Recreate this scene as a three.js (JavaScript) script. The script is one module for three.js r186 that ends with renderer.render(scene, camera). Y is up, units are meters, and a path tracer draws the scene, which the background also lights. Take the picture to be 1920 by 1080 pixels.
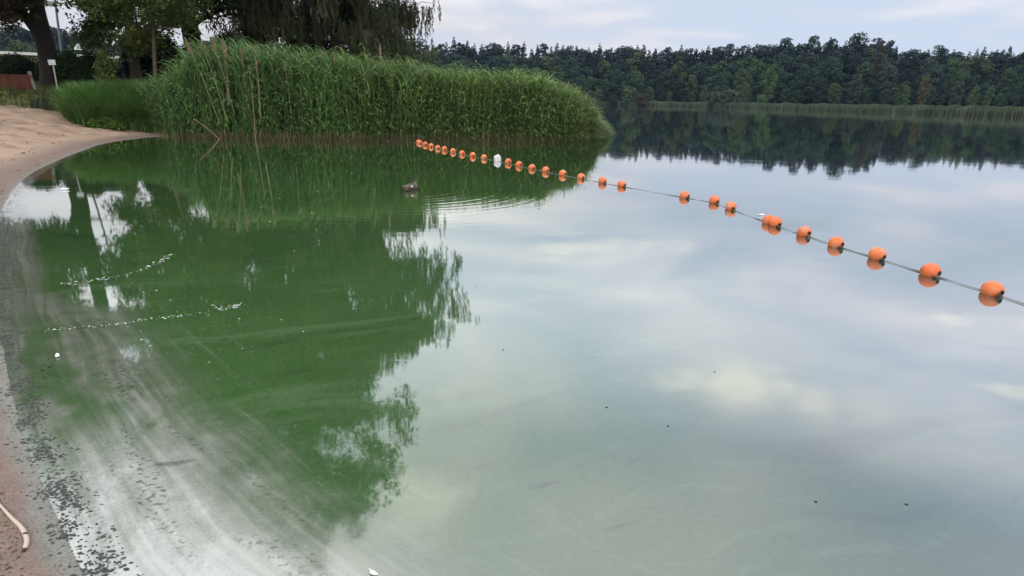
import * as THREE from 'three';
import { mergeGeometries } from 'three/addons/utils/BufferGeometryUtils.js';
import { MarchingCubes } from 'three/addons/objects/MarchingCubes.js';

/* ------------------------------------------------------------------ camera, sky, sun, exposure */
const scene = new THREE.Scene();
const EYE = 1.5, FOC = 1090, PITCH = Math.atan(352 / 1090);
const camera = new THREE.PerspectiveCamera(2 * Math.atan(540 / FOC) * 180 / Math.PI, 16 / 9, 0.05, 3000);
camera.rotation.order = 'YXZ';
camera.position.set(0, EYE, 0);
camera.rotation.set(-PITCH, 0, 0.7 * Math.PI / 180);
camera.updateMatrixWorld(true);

const renderer = new THREE.WebGLRenderer({ antialias: true });
renderer.toneMapping = THREE.LinearToneMapping;
renderer.toneMappingExposure = 1;
renderer.shadowMap.enabled = true;
renderer.setSize(1024, 576);

/* noise helpers */
function rng(seed) { let a = seed >>> 0; return () => { a = (a + 0x6d2b79f5) | 0; let t = Math.imul(a ^ (a >>> 15), 1 | a); t = (t + Math.imul(t ^ (t >>> 7), 61 | t)) ^ t; return ((t ^ (t >>> 14)) >>> 0) / 4294967296; }; }
const PERM = new Uint8Array(512), GX = new Float32Array(256), GY = new Float32Array(256);
{ const r = rng(77), p = [...Array(256).keys()]; for (let i = 255; i > 0; i--) { const j = Math.floor(r() * (i + 1)); [p[i], p[j]] = [p[j], p[i]]; } for (let i = 0; i < 512; i++) PERM[i] = p[i & 255]; for (let i = 0; i < 256; i++) { const a = r() * Math.PI * 2; GX[i] = Math.cos(a); GY[i] = Math.sin(a); } }
function noise(x, y, period = 0) {                       // gradient noise, about -1..1
  let ix = Math.floor(x), iy = Math.floor(y); const fx = x - ix, fy = y - iy;
  let ix1 = ix + 1, iy1 = iy + 1;
  if (period) { ix = ((ix % period) + period) % period; iy = ((iy % period) + period) % period; ix1 = (ix + 1) % period; iy1 = (iy + 1) % period; }
  const h = (a, b) => PERM[PERM[a & 255] + (b & 255)];
  const u = fx * fx * fx * (fx * (fx * 6 - 15) + 10), v = fy * fy * fy * (fy * (fy * 6 - 15) + 10);
  const a = h(ix, iy), b = h(ix1, iy), c = h(ix, iy1), d = h(ix1, iy1);
  const n00 = GX[a] * fx + GY[a] * fy, n10 = GX[b] * (fx - 1) + GY[b] * fy, n01 = GX[c] * fx + GY[c] * (fy - 1), n11 = GX[d] * (fx - 1) + GY[d] * (fy - 1);
  const p = n00 + (n10 - n00) * u, q = n01 + (n11 - n01) * u;
  return (p + (q - p) * v) * 1.5;
}
function fbm(x, y, oct = 4) { let s = 0, a = 0.5; for (let i = 0; i < oct; i++) { s += a * noise(x, y); x = x * 2.03 + 17.1; y = y * 2.03 - 9.7; a *= 0.5; } return s; }
const clamp = (x, a = 0, b = 1) => Math.min(b, Math.max(a, x));
const sstep = (a, b, x) => { const t = clamp((x - a) / (b - a)); return t * t * (3 - 2 * t); };
const lerp = (a, b, t) => a + (b - a) * t;
const V = (x, y, z) => new THREE.Vector3(x, y, z);

/* a computed overcast sky: layered cloud sheet, brighter overhead */
{
  const W = 2048, H = 1024, data = new Float32Array(W * H * 4);
  // banks of brighter cloud and bluer gaps: azimuth, elevation, their spreads (degrees), weight
  const CLOUDS = [[23.5, 25.5, 3.2, 2.2, 1.1], [31, 25.5, 2.6, 1.4, 0.9], [35.5, 25, 3, 1.6, 0.9], [42, 27, 5, 2.5, 0.7], [-9, 10.5, 11, 2.6, 0.6], [14, 17, 8, 2.2, 0.35], [-38, 36, 10, 6, 0.8], [-70, 24, 14, 5, 0.8], [80, 30, 16, 5, 0.8], [130, 22, 18, 6, 0.8], [-140, 26, 16, 5, 0.8], [180, 32, 18, 6, 0.7], [33, 31, 9, 3, -0.9], [47, 21, 5, 3, -0.8], [10, 33, 12, 3, -0.5], [-100, 34, 18, 4, -0.8], [110, 40, 20, 5, -0.8], [-170, 20, 18, 4, -0.8]];
  for (let row = 0; row < H; row++) {
    const up = ((row + 0.5) / H - 0.5) * Math.PI, sy = Math.sin(up), e = Math.max(0, up * 180 / Math.PI);
    for (let col = 0; col < W; col++) {
      const round = ((col + 0.5) / W - 0.5) * 2 * Math.PI, x = Math.cos(round) * Math.cos(up), z = Math.sin(round) * Math.cos(up);
      const k = 1 / (Math.max(0, sy) + 0.09), cx = x * k, cz = z * k;
      const wx = noise(cx * 0.7 + 5, cz * 0.7) * 0.5, wz = noise(cx * 0.7 - 8, cz * 0.7 + 3) * 0.5;
      const f = fbm(cx * 0.95 + wx + 3.3, cz * 1.25 + wz + 1.2, 6), g = fbm(cx * 0.32 - 4.1, cz * 0.42 + 7.7, 3);
      const q = fbm(cx * 1.5 + 30 + wx, cz * 2.2 - 11 + wz, 5);
      let L = 0.74 + 0.94 * sstep(6, 24, e) - 0.26 * sstep(25, 32, e) + 0.34 * sstep(33, 48, e);
      const amp = sstep(0, 16, e);
      L *= 1 + lerp(0.16, 0.34, amp) * f + lerp(0.08, 0.16, amp) * g;
      let bright = sstep(0.2, 0.5, q) * sstep(7, 18, e);
      const az = Math.atan2(x, -z) * 180 / Math.PI;
      let gap = 0;
      for (const [a, b, sa, sb, w] of CLOUDS) { const k = w * Math.exp(-(((az - a) / sa) ** 2) - ((e - b) / sb) ** 2); if (w > 0) bright = Math.max(bright * (1 - k), clamp(k * (0.75 + 1.2 * f + 0.8 * q))); else gap -= k; }
      L *= 1 + 0.34 * bright - 0.2 * gap;
      const blue = clamp(0.50 - 1.3 * f - 0.5 * g + 0.5 * gap + sstep(16, 5, e) * (0.55 * Math.sin((az - 2) * Math.PI / 60) - 0.1)) * (1 - bright);
      const i = (row * W + col) * 4;
      data[i] = L * lerp(1.02, 0.83, blue); data[i + 1] = L * lerp(1.01, 0.955, blue); data[i + 2] = L * lerp(1.065, 1.165, blue) * (1 - 0.10 * bright);
      if (up < 0) { const s = lerp(1, 0.35, sstep(0, 0.2, -up)); data[i] *= s; data[i + 1] *= s; data[i + 2] *= s; }
      data[i + 3] = 1;
    }
  }
  const t = new THREE.DataTexture(data, W, H, THREE.RGBAFormat, THREE.FloatType);
  t.mapping = THREE.EquirectangularReflectionMapping; t.magFilter = THREE.LinearFilter; t.minFilter = THREE.LinearFilter; t.needsUpdate = true;
  scene.background = t; scene.environment = t;
}
const sun = new THREE.DirectionalLight(0xfff1df, 0.8);
sun.position.set(-30, 70, 45); sun.target.position.set(0, 0, -30);
sun.castShadow = true; sun.shadow.radius = 26; sun.shadow.mapSize.set(2048, 2048);
Object.assign(sun.shadow.camera, { left: -70, right: 70, top: 70, bottom: -70, near: 1, far: 300 });
scene.add(sun, sun.target);
scene.fog = new THREE.FogExp2(0x9fc0f0, 0.00009);

/* ------------------------------------------------------------------ helpers */
const used = new Map();
function numbered(name) { const n = used.get(name) || 0; used.set(name, n + 1); return n ? name + '_' + String(n).padStart(3, '0') : name; }
function shadows(o) { o.traverse((c) => { if (c.isMesh) { c.castShadow = true; c.receiveShadow = true; } }); return o; }
function tag(o, label, category, group, kind) { if (label) o.userData.label = label; if (category) o.userData.category = category; if (group) o.userData.group = group; if (kind) o.userData.kind = kind; return o; }
function thing(name, label, category, pos = [0, 0, 0], turn = 0, group) { const o = new THREE.Group(); o.name = numbered(name); o.position.set(...pos); o.rotation.y = turn; scene.add(o); return tag(o, label, category, group); }
function mesh(name, geo, m, parent = scene) { const o = new THREE.Mesh(geo, m); o.name = parent === scene ? numbered(name) : name; parent.add(o); o.castShadow = o.receiveShadow = true; return o; }
function copy(o, label, name) { const c = o.clone(); c.userData = { ...o.userData }; c.name = numbered(name || o.name.replace(/_\d{3}$/, '')); if (label) c.userData.label = label; scene.add(c); return c; }
const mat = (r, g, b, rough = 0.9, extra = {}) => new THREE.MeshStandardMaterial({ color: new THREE.Color().setRGB(r, g, b), roughness: rough, ...extra });
const leafMat = (r, g, b, through = 0.3) => new THREE.MeshPhysicalMaterial({ color: new THREE.Color().setRGB(r, g, b), roughness: 0.95, specularIntensity: 0.4, transmission: through, thickness: 0, side: THREE.DoubleSide });

// where the photograph's measured directions meet the world
const rayDir = (px, py) => V((px - 960) / FOC, (540 - py) / FOC, -1).applyQuaternion(camera.quaternion).normalize();
function ground(px, py, y = 0) { const d = rayDir(px, py), t = (y - EYE) / d.y; return V(d.x * t, y, d.z * t); }
function ranged(px, py, D) { const d = rayDir(px, py), t = D / Math.hypot(d.x, d.z); return V(d.x * t, EYE + d.y * t, d.z * t); }
const horizonY = (px) => 188 + (px - 960) * 0.01222;
const polar = (px, D) => ranged(px, horizonY(px), D);

/* the shoreline of the lake */
const shorePts = [];
for (const [x, y] of [[165, 1080], [118, 985], [75, 890], [38, 790], [14, 690], [1, 600], [-3, 520], [-1, 450], [8, 397], [32, 352], [66, 323], [114, 300], [162, 281], [208, 267], [300, 256]]) shorePts.push(ground(x, y));
for (const [x, D] of [[420, 29], [560, 32], [690, 35], [735, 41], [720, 60], [680, 110], [650, 190], [760, 262], [900, 268]]) shorePts.push(polar(x, D));
for (const [x, y] of [[1140, 196.8], [1300, 200], [1500, 205.5], [1700, 212], [1900, 219], [2050, 224]]) shorePts.push(ground(x, y));
for (const [x, z] of [[150, -40], [140, 30], [60, 34], [12, 7], [3, 0.7], [1.1, -0.3], [0.1, -0.5], [-0.5, -0.85]]) shorePts.push(V(x, 0, z));
const shoreCurve = new THREE.CatmullRomCurve3(shorePts, true, 'centripetal');
const SHORE = [];
for (let i = 0; i < shorePts.length; i++) { const n = i < 15 ? 5 : 4; for (let k = 0; k < n; k++) { const p = shoreCurve.getPoint((i + k / n) / shorePts.length); SHORE.push([p.x, p.z]); } }
const ARC = [0];
for (let i = 1; i <= SHORE.length; i++) { const a = SHORE[i - 1], b = SHORE[i % SHORE.length]; ARC.push(ARC[i - 1] + Math.hypot(b[0] - a[0], b[1] - a[1])); }
function shore(x, z) {                                   // [distance, positive on land; length along the shore]
  let best = 1e9, t = 0, inside = false;
  for (let i = 0, n = SHORE.length; i < n; i++) {
    const a = SHORE[i], b = SHORE[(i + 1) % n], dx = b[0] - a[0], dz = b[1] - a[1], k = clamp(((x - a[0]) * dx + (z - a[1]) * dz) / (dx * dx + dz * dz));
    const q = (x - a[0] - dx * k) ** 2 + (z - a[1] - dz * k) ** 2;
    if (q < best) { best = q; t = ARC[i] + k * (ARC[i + 1] - ARC[i]); }
    if ((a[1] > z) !== (b[1] > z) && x < a[0] + ((z - a[1]) / dz) * dx) inside = !inside;
  }
  return [inside ? -Math.sqrt(best) : Math.sqrt(best), t];
}
const BEACH = [];                                          // the visible beach's edge alone
for (let i = -4; i < 16; i++) for (let k = 0; k < 5; k++) { const n = shorePts.length, p = shoreCurve.getPoint((((i + k / 5) / n) % 1 + 1) % 1); BEACH.push([p.x, p.z]); }
const BARC = [0]; for (let i = 1; i < BEACH.length; i++) BARC.push(BARC[i - 1] + Math.hypot(BEACH[i][0] - BEACH[i - 1][0], BEACH[i][1] - BEACH[i - 1][1]));
const B0 = BARC[20];                                        // length zero at the first measured point
function beach(x, z) {
  let best = 1e9, t = 0;
  for (let i = 0; i < BEACH.length - 1; i++) { const a = BEACH[i], b = BEACH[i + 1], dx = b[0] - a[0], dz = b[1] - a[1], k = clamp(((x - a[0]) * dx + (z - a[1]) * dz) / (dx * dx + dz * dz)), q = (x - a[0] - dx * k) ** 2 + (z - a[1] - dz * k) ** 2; if (q < best) { best = q; t = BARC[i] + k * (BARC[i + 1] - BARC[i]); } }
  return [Math.sqrt(best), t - B0];
}
function profile(d, x, z) {
  if (d < 0) return Math.max(-0.9, d * 0.22);
  const near = 0.07 * Math.min(d, 1.2) + 0.2 * clamp(d - 1.2, 0, 5.8) + 0.11 * clamp(d - 7, 0, 6) + 0.02 * clamp(d - 13, 0, 24);
  const far = Math.min(0.02 * d, 0.9) + 0.012 * clamp(d - 60, 0, 300);
  const f = sstep(-60, -110, z) * sstep(-70, 0, x + 40) + sstep(-90, -140, z); 
  let h = lerp(near, far, clamp(f));
  const sand = sstep(0.5, 2.2, d) * (1 - clamp(f)) * sstep(30, 14, d);
  h += sand * (0.13 * fbm(x * 0.9, z * 0.9, 3) + 0.10 * fbm(x * 2.6 + 9, z * 2.6, 3) - 0.05 * sstep(0.15, 0.5, noise(x * 1.9 + 3, z * 1.9)));
  return h;
}
const heightAt = (x, z) => profile(shore(x, z)[0], x, z);

/* tapered limb through points */
function limbGeo(pts, radii, sides = 7) {
  const pos = [], idx = [], uv = [], T = V(0, 0, 0), n = pts.length; let N = V(1, 0, 0);
  let len = 0;
  for (let i = 0; i < n; i++) {
    T.subVectors(pts[Math.min(n - 1, i + 1)], pts[Math.max(0, i - 1)]).normalize();
    if (i) len += pts[i].distanceTo(pts[i - 1]);
    N = N.clone().addScaledVector(T, -N.dot(T)); if (N.lengthSq() < 1e-4) N = V(0, 0, 1).addScaledVector(T, -T.z); N.normalize();
    const B = V(0, 0, 0).crossVectors(T, N);
    for (let k = 0; k <= sides; k++) { const a = (k / sides) * Math.PI * 2, c = Math.cos(a) * radii[i], s = Math.sin(a) * radii[i]; pos.push(pts[i].x + N.x * c + B.x * s, pts[i].y + N.y * c + B.y * s, pts[i].z + N.z * c + B.z * s); uv.push((k / sides) * 2, len); }
  }
  const m = sides + 1;
  for (let i = 0; i < n - 1; i++) for (let k = 0; k < sides; k++) { const a = i * m + k, b = a + m; idx.push(a, a + 1, b, a + 1, b + 1, b); }
  const c0 = pos.length / 3; pos.push(pts[n - 1].x, pts[n - 1].y, pts[n - 1].z); uv.push(0, len);
  for (let k = 0; k < sides; k++) idx.push((n - 1) * m + k, (n - 1) * m + k + 1, c0);
  const g = new THREE.BufferGeometry(); g.setAttribute('position', new THREE.Float32BufferAttribute(pos, 3)); g.setAttribute('uv', new THREE.Float32BufferAttribute(uv, 2)); g.setIndex(idx); g.computeVertexNormals();
  return g;
}
// soup of small faces
class Soup {
  constructor() { this.p = []; this.c = []; }
  tri(a, b, c, col) { this.p.push(a.x, a.y, a.z, b.x, b.y, b.z, c.x, c.y, c.z); if (col) for (let i = 0; i < 3; i++) this.c.push(...col); }
  quad(a, b, c, d, col) { this.tri(a, b, c, col); this.tri(a, c, d, col); }
  geo() { const g = new THREE.BufferGeometry(); g.setAttribute('position', new THREE.Float32BufferAttribute(this.p, 3)); if (this.c.length) g.setAttribute('color', new THREE.Float32BufferAttribute(this.c, 3)); g.computeVertexNormals(); return g; }
}
function randDir(r) { const z = r() * 2 - 1, a = r() * Math.PI * 2, s = Math.sqrt(1 - z * z); return V(s * Math.cos(a), z, s * Math.sin(a)); }
// one pointed leaf of two faces, folded along its rib
function leaf(S, base, dir, nrm, len, wid, col) {
  const side = V(0, 0, 0).crossVectors(dir, nrm).normalize(), mid = base.clone().addScaledVector(dir, len * 0.5), tip = base.clone().addScaledVector(dir, len).addScaledVector(nrm, -len * 0.12);
  const l = mid.clone().addScaledVector(side, wid * 0.5).addScaledVector(nrm, wid * 0.15), q = mid.clone().addScaledVector(side, -wid * 0.5).addScaledVector(nrm, wid * 0.15);
  S.tri(base, l, tip, col); S.tri(base, tip, q, col);
}

/* bark / sand / ripple maps */
function tex(size, fn, srgb, channels = 1) {
  const d = new Uint8Array(size * size * 4);
  for (let y = 0; y < size; y++) for (let x = 0; x < size; x++) { const v = fn(x / size, y / size), i = (y * size + x) * 4; if (channels === 1) d[i] = d[i + 1] = d[i + 2] = clamp(v) * 255; else { d[i] = clamp(v[0]) * 255; d[i + 1] = clamp(v[1]) * 255; d[i + 2] = clamp(v[2]) * 255; } d[i + 3] = 255; }
  const t = new THREE.DataTexture(d, size, size); t.wrapS = t.wrapT = THREE.RepeatWrapping; t.magFilter = THREE.LinearFilter; t.minFilter = THREE.LinearMipmapLinearFilter; if (srgb) t.colorSpace = THREE.SRGBColorSpace; t.needsUpdate = true; return t;
}
const barkBump = tex(256, (u, v) => 0.5 + 0.5 * (noise(u * 16, v * 4, 16 > 4 ? 4 * 4 : 4) * 0.7 + noise(u * 32, v * 16, 32) * 0.4));
const barkMat = (r, g, b) => mat(r, g, b, 0.95, { bumpMap: barkBump, bumpScale: 0.03 });

/* ------------------------------------------------------------------ ground: one sheet to the horizon */
{
  const lines = (list) => { const out = []; for (const [a, b, s] of list) { const n = Math.max(1, Math.round((b - a) / s)); for (let i = 0; i < n; i++) out.push(a + ((b - a) * i) / n); } out.push(list[list.length - 1][1]); return out; };
  const xs = lines([[-1500, -300, 100], [-300, -90, 15], [-90, -36, 2.5], [-36, -16, 0.3], [-16, -6, 0.13], [-6, -3.2, 0.06], [-3.2, -1.0, 0.016], [-1.0, 3, 0.2], [3, 30, 1.5], [30, 120, 5], [120, 400, 14], [400, 1500, 100]]);
  const zs = lines([[-1500, -500, 100], [-500, -120, 10], [-120, -48, 3], [-48, -30, 0.5], [-30, -14, 0.22], [-14, -5, 0.12], [-5, -3.4, 0.06], [-3.4, -1.2, 0.016], [-1.2, 3, 0.2], [3, 40, 2], [40, 200, 16], [200, 1500, 130]]);
  const nx = xs.length, nz = zs.length, pos = new Float32Array(nx * nz * 3), col = new Float32Array(nx * nz * 3), uv = new Float32Array(nx * nz * 2), idx = [];
  for (let j = 0; j < nz; j++) for (let i = 0; i < nx; i++) {
    const x = xs[i], z = zs[j], [d] = shore(x, z), o = (j * nx + i), h = profile(d, x, z);
    pos.set([x, h, z], o * 3); uv.set([x, z], o * 2);
    const n1 = fbm(x * 0.6, z * 0.6, 4), n2 = fbm(x * 2.7 + 4, z * 2.7, 3);
    let c = [0.475, 0.332, 0.22];                                           // dry sand
    const k = 1 + 0.24 * n1 + 0.38 * n2 + 0.16 * noise(x * 9, z * 9); c = c.map((v) => v * k);
    const litter = sstep(0.08, 0.36, fbm(x * 1.3 + 40, z * 2.6, 4)) * sstep(1.2, 4, d); c = c.map((v, q) => lerp(v, [0.2, 0.13, 0.085][q], 0.65 * litter));
    const wet = sstep(1.5, 0.35, d + 0.25 * n1); c = c.map((v, q) => lerp(v, [0.24, 0.165, 0.125][q], wet));
    const damp = sstep(0.02, 0.3, fbm(x * 1.3 + 70, z * 1.6, 4)) * sstep(1.0, 2.0, d) * sstep(8, 4, d); c = c.map((v, q) => lerp(v, [0.25, 0.165, 0.105][q], 0.75 * damp));
    const slime = sstep(0.12, 0.02, d - 0.06 * n2) * 0.85; c = c.map((v, q) => lerp(v, [0.24, 0.245, 0.205][q], slime));
    let g = sstep(6.4, 7.8, d + 1.8 * n1 + 1.1 * n2);                      // turf on the top of the bank
    if (z < -60 || x > 3 || z > 1.5) g = Math.max(g, sstep(1, 5, d));
    c = c.map((v, q) => lerp(v, (z < -55 ? [0.03, 0.04, 0.016] : [0.17 * (1 + 0.6 * n2), 0.175 * (1 + 0.4 * n2), 0.055])[q], g));
    col.set(c.map((v) => Math.max(0.01, v)), o * 3);
  }
  for (let j = 0; j < nz - 1; j++) for (let i = 0; i < nx - 1; i++) { const a = j * nx + i, b = a + nx; idx.push(a, b, a + 1, a + 1, b, b + 1); }
  const g = new THREE.BufferGeometry(); g.setAttribute('position', new THREE.BufferAttribute(pos, 3)); g.setAttribute('color', new THREE.BufferAttribute(col, 3)); g.setAttribute('uv', new THREE.BufferAttribute(uv, 2)); g.setIndex(idx); g.computeVertexNormals();
  const r = rng(3), grain = tex(512, (u, v) => 0.5 + 0.3 * noise(u * 8, v * 8, 8) + 0.25 * noise(u * 32, v * 32, 32) + 0.2 * noise(u * 96, v * 96, 96) + 0.16 * (r() - 0.5));
  grain.repeat.set(1.1, 1.1);
  const speck = tex(512, (u, v) => { const n = 0.86 + 0.10 * noise(u * 20, v * 20, 20) + 0.12 * noise(u * 90, v * 90, 90) + 0.1 * (r() - 0.5); return [n, n, n]; }, false, 3); speck.repeat.set(0.9, 0.9);
  tag(mesh('ground', g, new THREE.MeshStandardMaterial({ vertexColors: true, roughness: 0.92, map: speck, bumpMap: grain, bumpScale: 0.02 })), 'pale sandy beach rising from the water to a grassy bank', null, null, 'structure');
}

/* ------------------------------------------------------------------ water */
const DUCK = ground(770, 357);
{
  const rip = (x, z) => {
    const dx = x - DUCK.x, dz = z - DUCK.z, R = Math.hypot(dx, dz * 1.05), e = sstep(0.15, 0.5, R) * sstep(4.3, 0.9, R);
    const dir = lerp(0.35, 1, sstep(-0.6, 0.9, (dx * 0.55 + dz * 0.75) / (R + 1e-3)));
    return e * dir * 0.7 * (0.0006 * Math.sin(R * 27 + 0.4 * Math.sin(dx * 3)) + 0.00035 * Math.sin(R * 43 + 1)) / (0.6 + R * 0.6);
  };
  const NEAR = [-7, -9.2, 2.2, 0], MID = [-24, -44, 24, 4], FAR = [-1500, -1500, 1500, 1500], RIP = [DUCK.x - 3.6, DUCK.z - 2.6, DUCK.x + 4.4, DUCK.z + 4.2];
  // distance to the shore on a coarse lattice, read back between its points
  function lattice([x0, z0, x1, z1], n) {
    const D = new Float32Array((n + 1) ** 2), T = new Float32Array((n + 1) ** 2);
    for (let j = 0; j <= n; j++) for (let i = 0; i <= n; i++) [D[j * (n + 1) + i], T[j * (n + 1) + i]] = beach(lerp(x0, x1, i / n), lerp(z0, z1, j / n));
    return (x, z) => { const u = clamp((x - x0) / (x1 - x0)) * n, v = clamp((z - z0) / (z1 - z0)) * n, i = Math.min(n - 1, u | 0), j = Math.min(n - 1, v | 0), a = u - i, b = v - j, k = j * (n + 1) + i, m = k + n + 1, f = (A) => lerp(lerp(A[k], A[k + 1], a), lerp(A[m], A[m + 1], a), b); return [f(D), f(T)]; };
  }
  // what floats on the water and in it: green algae bloom, grey scum along the shore
  function surface(x, z, d, t, fine) {
    const w1 = noise(x * 0.8, z * 0.8), w2 = noise(x * 0.5 + 7, z * 0.5 - 3);
    const murk = fbm(x * 0.35 + w1 * 0.4, z * 0.75 + w2 * 0.4, 4);
    const streak = fbm(x * 0.75 - z * 0.15 + w2, z * 3.2 + x * 0.9 + w1 * 1.2, 4);
    let r = 0.046 + 0.014 * murk, g = 0.100 + 0.026 * murk, b = 0.030 + 0.011 * murk, rough = 0.03;
    const open = sstep(-2.0, 2.6, x + 0.12 * z + 1.0 * murk); r = lerp(r, 0.027 + 0.006 * murk, open); g = lerp(g, 0.047 + 0.010 * murk, open); b = lerp(b, 0.037 + 0.004 * murk, open);
    const deep = sstep(-5, -22, z - 0.4 * x + 3 * murk) * sstep(-1, 8, x + 0.3 * (z + 20)); r = lerp(r, 0.012, deep); g = lerp(g, 0.026, deep); b = lerp(b, 0.019, deep);
    const s1 = sstep(0.28, 0.62, streak); r *= 1 - 0.36 * s1; g *= 1 - 0.34 * s1; b *= 1 - 0.28 * s1;                 // dark threads of algae
    const s2 = sstep(0.2, 0.5, fbm(x * 0.5 + 50, z * 2.4 + x * 0.5 + w1, 4)); r += 0.022 * s2; g += 0.028 * s2; b += 0.018 * s2;
    const s3 = sstep(0.12, 0.5, fbm(x * 1.6 - z * 0.5 + w2 * 2, z * 9 + x * 3.2 + w1 * 3, 4)) * (0.4 + 0.6 * sstep(-0.3, 0.4, w1)); r += 0.016 * s3; g += 0.02 * s3; b += 0.014 * s3;   // fine pale threads
    if (fine) { const gr = 1 + 0.16 * noise(x * 31, z * 47) + 0.14 * noise(x * 77 + 4, z * 90); r *= gr; g *= gr; b *= gr; }   // paler drifts
    const fade = sstep(21, 15, Math.abs(x)) * sstep(-42, -30, z);
    r = lerp(0.012, r, fade); g = lerp(0.026, g, fade); b = lerp(0.019, b, fade);
    if (d < 1.6 && x < 2.2 && z > -27) {
      // scum along the beach: wide by the near corner, narrow farther on
      const width = lerp(lerp(0.84, 0.34, sstep(2.3, 3.8, t)), 0.2, sstep(7, 11, t)) * lerp(1, 0.8, sstep(14, 22, t));
      const wob = 0.16 * noise(t * 0.9, d * 1.5) + 0.09 * noise(t * 2.7 + 5, d * 4) + 0.05 * noise(t * 7, d * 11);
      const D = d / width + wob;
      const bend = 0.35 * noise(t * 1.1, d * 2.2) + 0.12 * noise(t * 3.1, d * 5);
      const along = fbm(d * 12 + bend * 1.1, t * 0.5 - d * 0.5, 4), thread = fbm(d * 38 + bend * 3, t * 1.0 + 9, 4), grainy = fine ? 0.6 * fbm(x * 95, z * 95, 2) + 0.4 * fbm(x * 12 + bend * 3, z * 12, 3) : 0;
      let f = sstep(1.1, 0.5, D) * clamp(0.70 + 0.42 * along + 0.34 * thread + 0.34 * grainy);
      f = Math.max(f, sstep(1.5, 0.95, D) * sstep(0.08, 0.45, along * 0.5 + 0.5 * thread + 0.4 * grainy) * 0.4);
      f = Math.max(f, 0.88 * sstep(0.98, 0.5, D) * sstep(1.5, 0.5, t) * clamp(0.97 + 0.25 * along + 0.2 * thread + 0.22 * grainy));       // thick pale scum in the near corner
      const strip = sstep(0.08, 0.15, D) * sstep(0.40, 0.26, D + 0.1 * noise(t * 3.6, 3.3)) * sstep(0.9, 1.3, t) * sstep(3.6, 2.6, t); f *= 1 - 0.85 * strip * clamp(0.8 + grainy * 1.2);   // bare green water between scum and beach
      const hole = sstep(0.12, 0.4, fbm(x * 1.9 + 3 + bend, z * 2.6, 4) - 0.1 + 0.3 * thread) * sstep(0.2, 0.45, D) * 0.75 * sstep(0.1, 1.0, t); f *= 1 - hole;
      f = Math.max(f, sstep(0.05, 0.0, d) * 0.7);
      const pale = sstep(1.0, 0.3, D) * sstep(1.8, 0.3, t), tone = (0.80 + 0.22 * along + 0.22 * thread + 0.36 * grainy) * (1 + 1.25 * pale);
      r = lerp(r, 0.2 * tone, f); g = lerp(g, 0.205 * tone, f); b = lerp(b, 0.16 * tone * (1 + 0.12 * pale), f); rough = lerp(rough, 0.2, f);
      if (fine) {                                                             // dark torn bits caught in the scum
        const dk = sstep(0.1, 0.36, fbm(d * 9 + bend * 1.5 + 20, t * 1.0, 4)) * sstep(0.1, 0.3, fbm(x * 38 + 3, z * 60, 3)) * sstep(1.15, 0.3, D) * sstep(4.5, 2.5, t);
        r *= 1 - 0.72 * dk; g *= 1 - 0.68 * dk; b *= 1 - 0.7 * dk;
      }
    }
    if (fine) {                                                               // short dark filaments and pale dust on the bloom
      const fl = sstep(0.34, 0.5, fbm(x * 2.2 - z * 0.8 + 11, z * 11 + x * 5, 3)) * sstep(0.0, 0.3, noise(x * 0.9 + 2, z * 0.9)); r *= 1 - 0.5 * fl; g *= 1 - 0.5 * fl; b *= 1 - 0.45 * fl;
    }
    return [r, g, b, rough];
  }
  function skins([x0, z0, x1, z1], size, n, fine) {
    const at = lattice([x0, z0, x1, z1], n), c = new Uint8Array(size * size * 4), ro = new Uint8Array(size * size * 4), enc = (v) => { v = clamp(v); return 255 * (v <= 0.0031308 ? v * 12.92 : 1.055 * v ** (1 / 2.4) - 0.055); };
    for (let j = 0; j < size; j++) for (let i = 0; i < size; i++) { const x = lerp(x0, x1, (i + 0.5) / size), z = lerp(z0, z1, (j + 0.5) / size), [d, t] = at(x, z), s = surface(x, z, d, t, fine), k = (j * size + i) * 4; c[k] = enc(s[0]); c[k + 1] = enc(s[1]); c[k + 2] = enc(s[2]); c[k + 3] = 255; ro[k] = ro[k + 1] = ro[k + 2] = clamp(s[3]) * 255; ro[k + 3] = 255; }
    return [c, ro].map((d, q) => { const tx = new THREE.DataTexture(d, size, size); tx.magFilter = THREE.LinearFilter; if (!q) tx.colorSpace = THREE.SRGBColorSpace; tx.needsUpdate = true; return tx; });
  }
  const bump = tex(512, (u, v) => 0.5 + 0.35 * noise(u * 5, v * 9, 45) + 0.2 * noise(u * 11, v * 18, 198) + 0.05 * noise(u * 40, v * 60, 120));
  const IOR = 1.8;
  const waterMat = (skin, rect) => { const b = bump.clone(); b.repeat.set((rect[2] - rect[0]) / 6, (rect[3] - rect[1]) / 6); b.needsUpdate = true; return new THREE.MeshPhysicalMaterial({ ior: IOR, clearcoat: 1, clearcoatRoughness: skin ? 0.03 : 0.045, ...(skin ? { map: skin[0], roughnessMap: skin[1], roughness: 1 } : { color: new THREE.Color().setRGB(0.012, 0.026, 0.019), roughness: 0.02 }), bumpMap: b, bumpScale: 0.0022 }); };
  const mats = [waterMat(skins(NEAR, 2048, 160, true), NEAR), waterMat(skins(MID, 2048, 200, false), MID), waterMat(null, FAR)];
  const cuts = (k) => [...new Set([NEAR, MID, FAR, RIP].flatMap((q) => [q[k], q[k + 2]]))].sort((a, b) => a - b), X = cuts(0), Z = cuts(1);
  const inRect = (x, z, q) => x > q[0] && x < q[2] && z > q[1] && z < q[3];
  const parts = [[], [], []];
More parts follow.
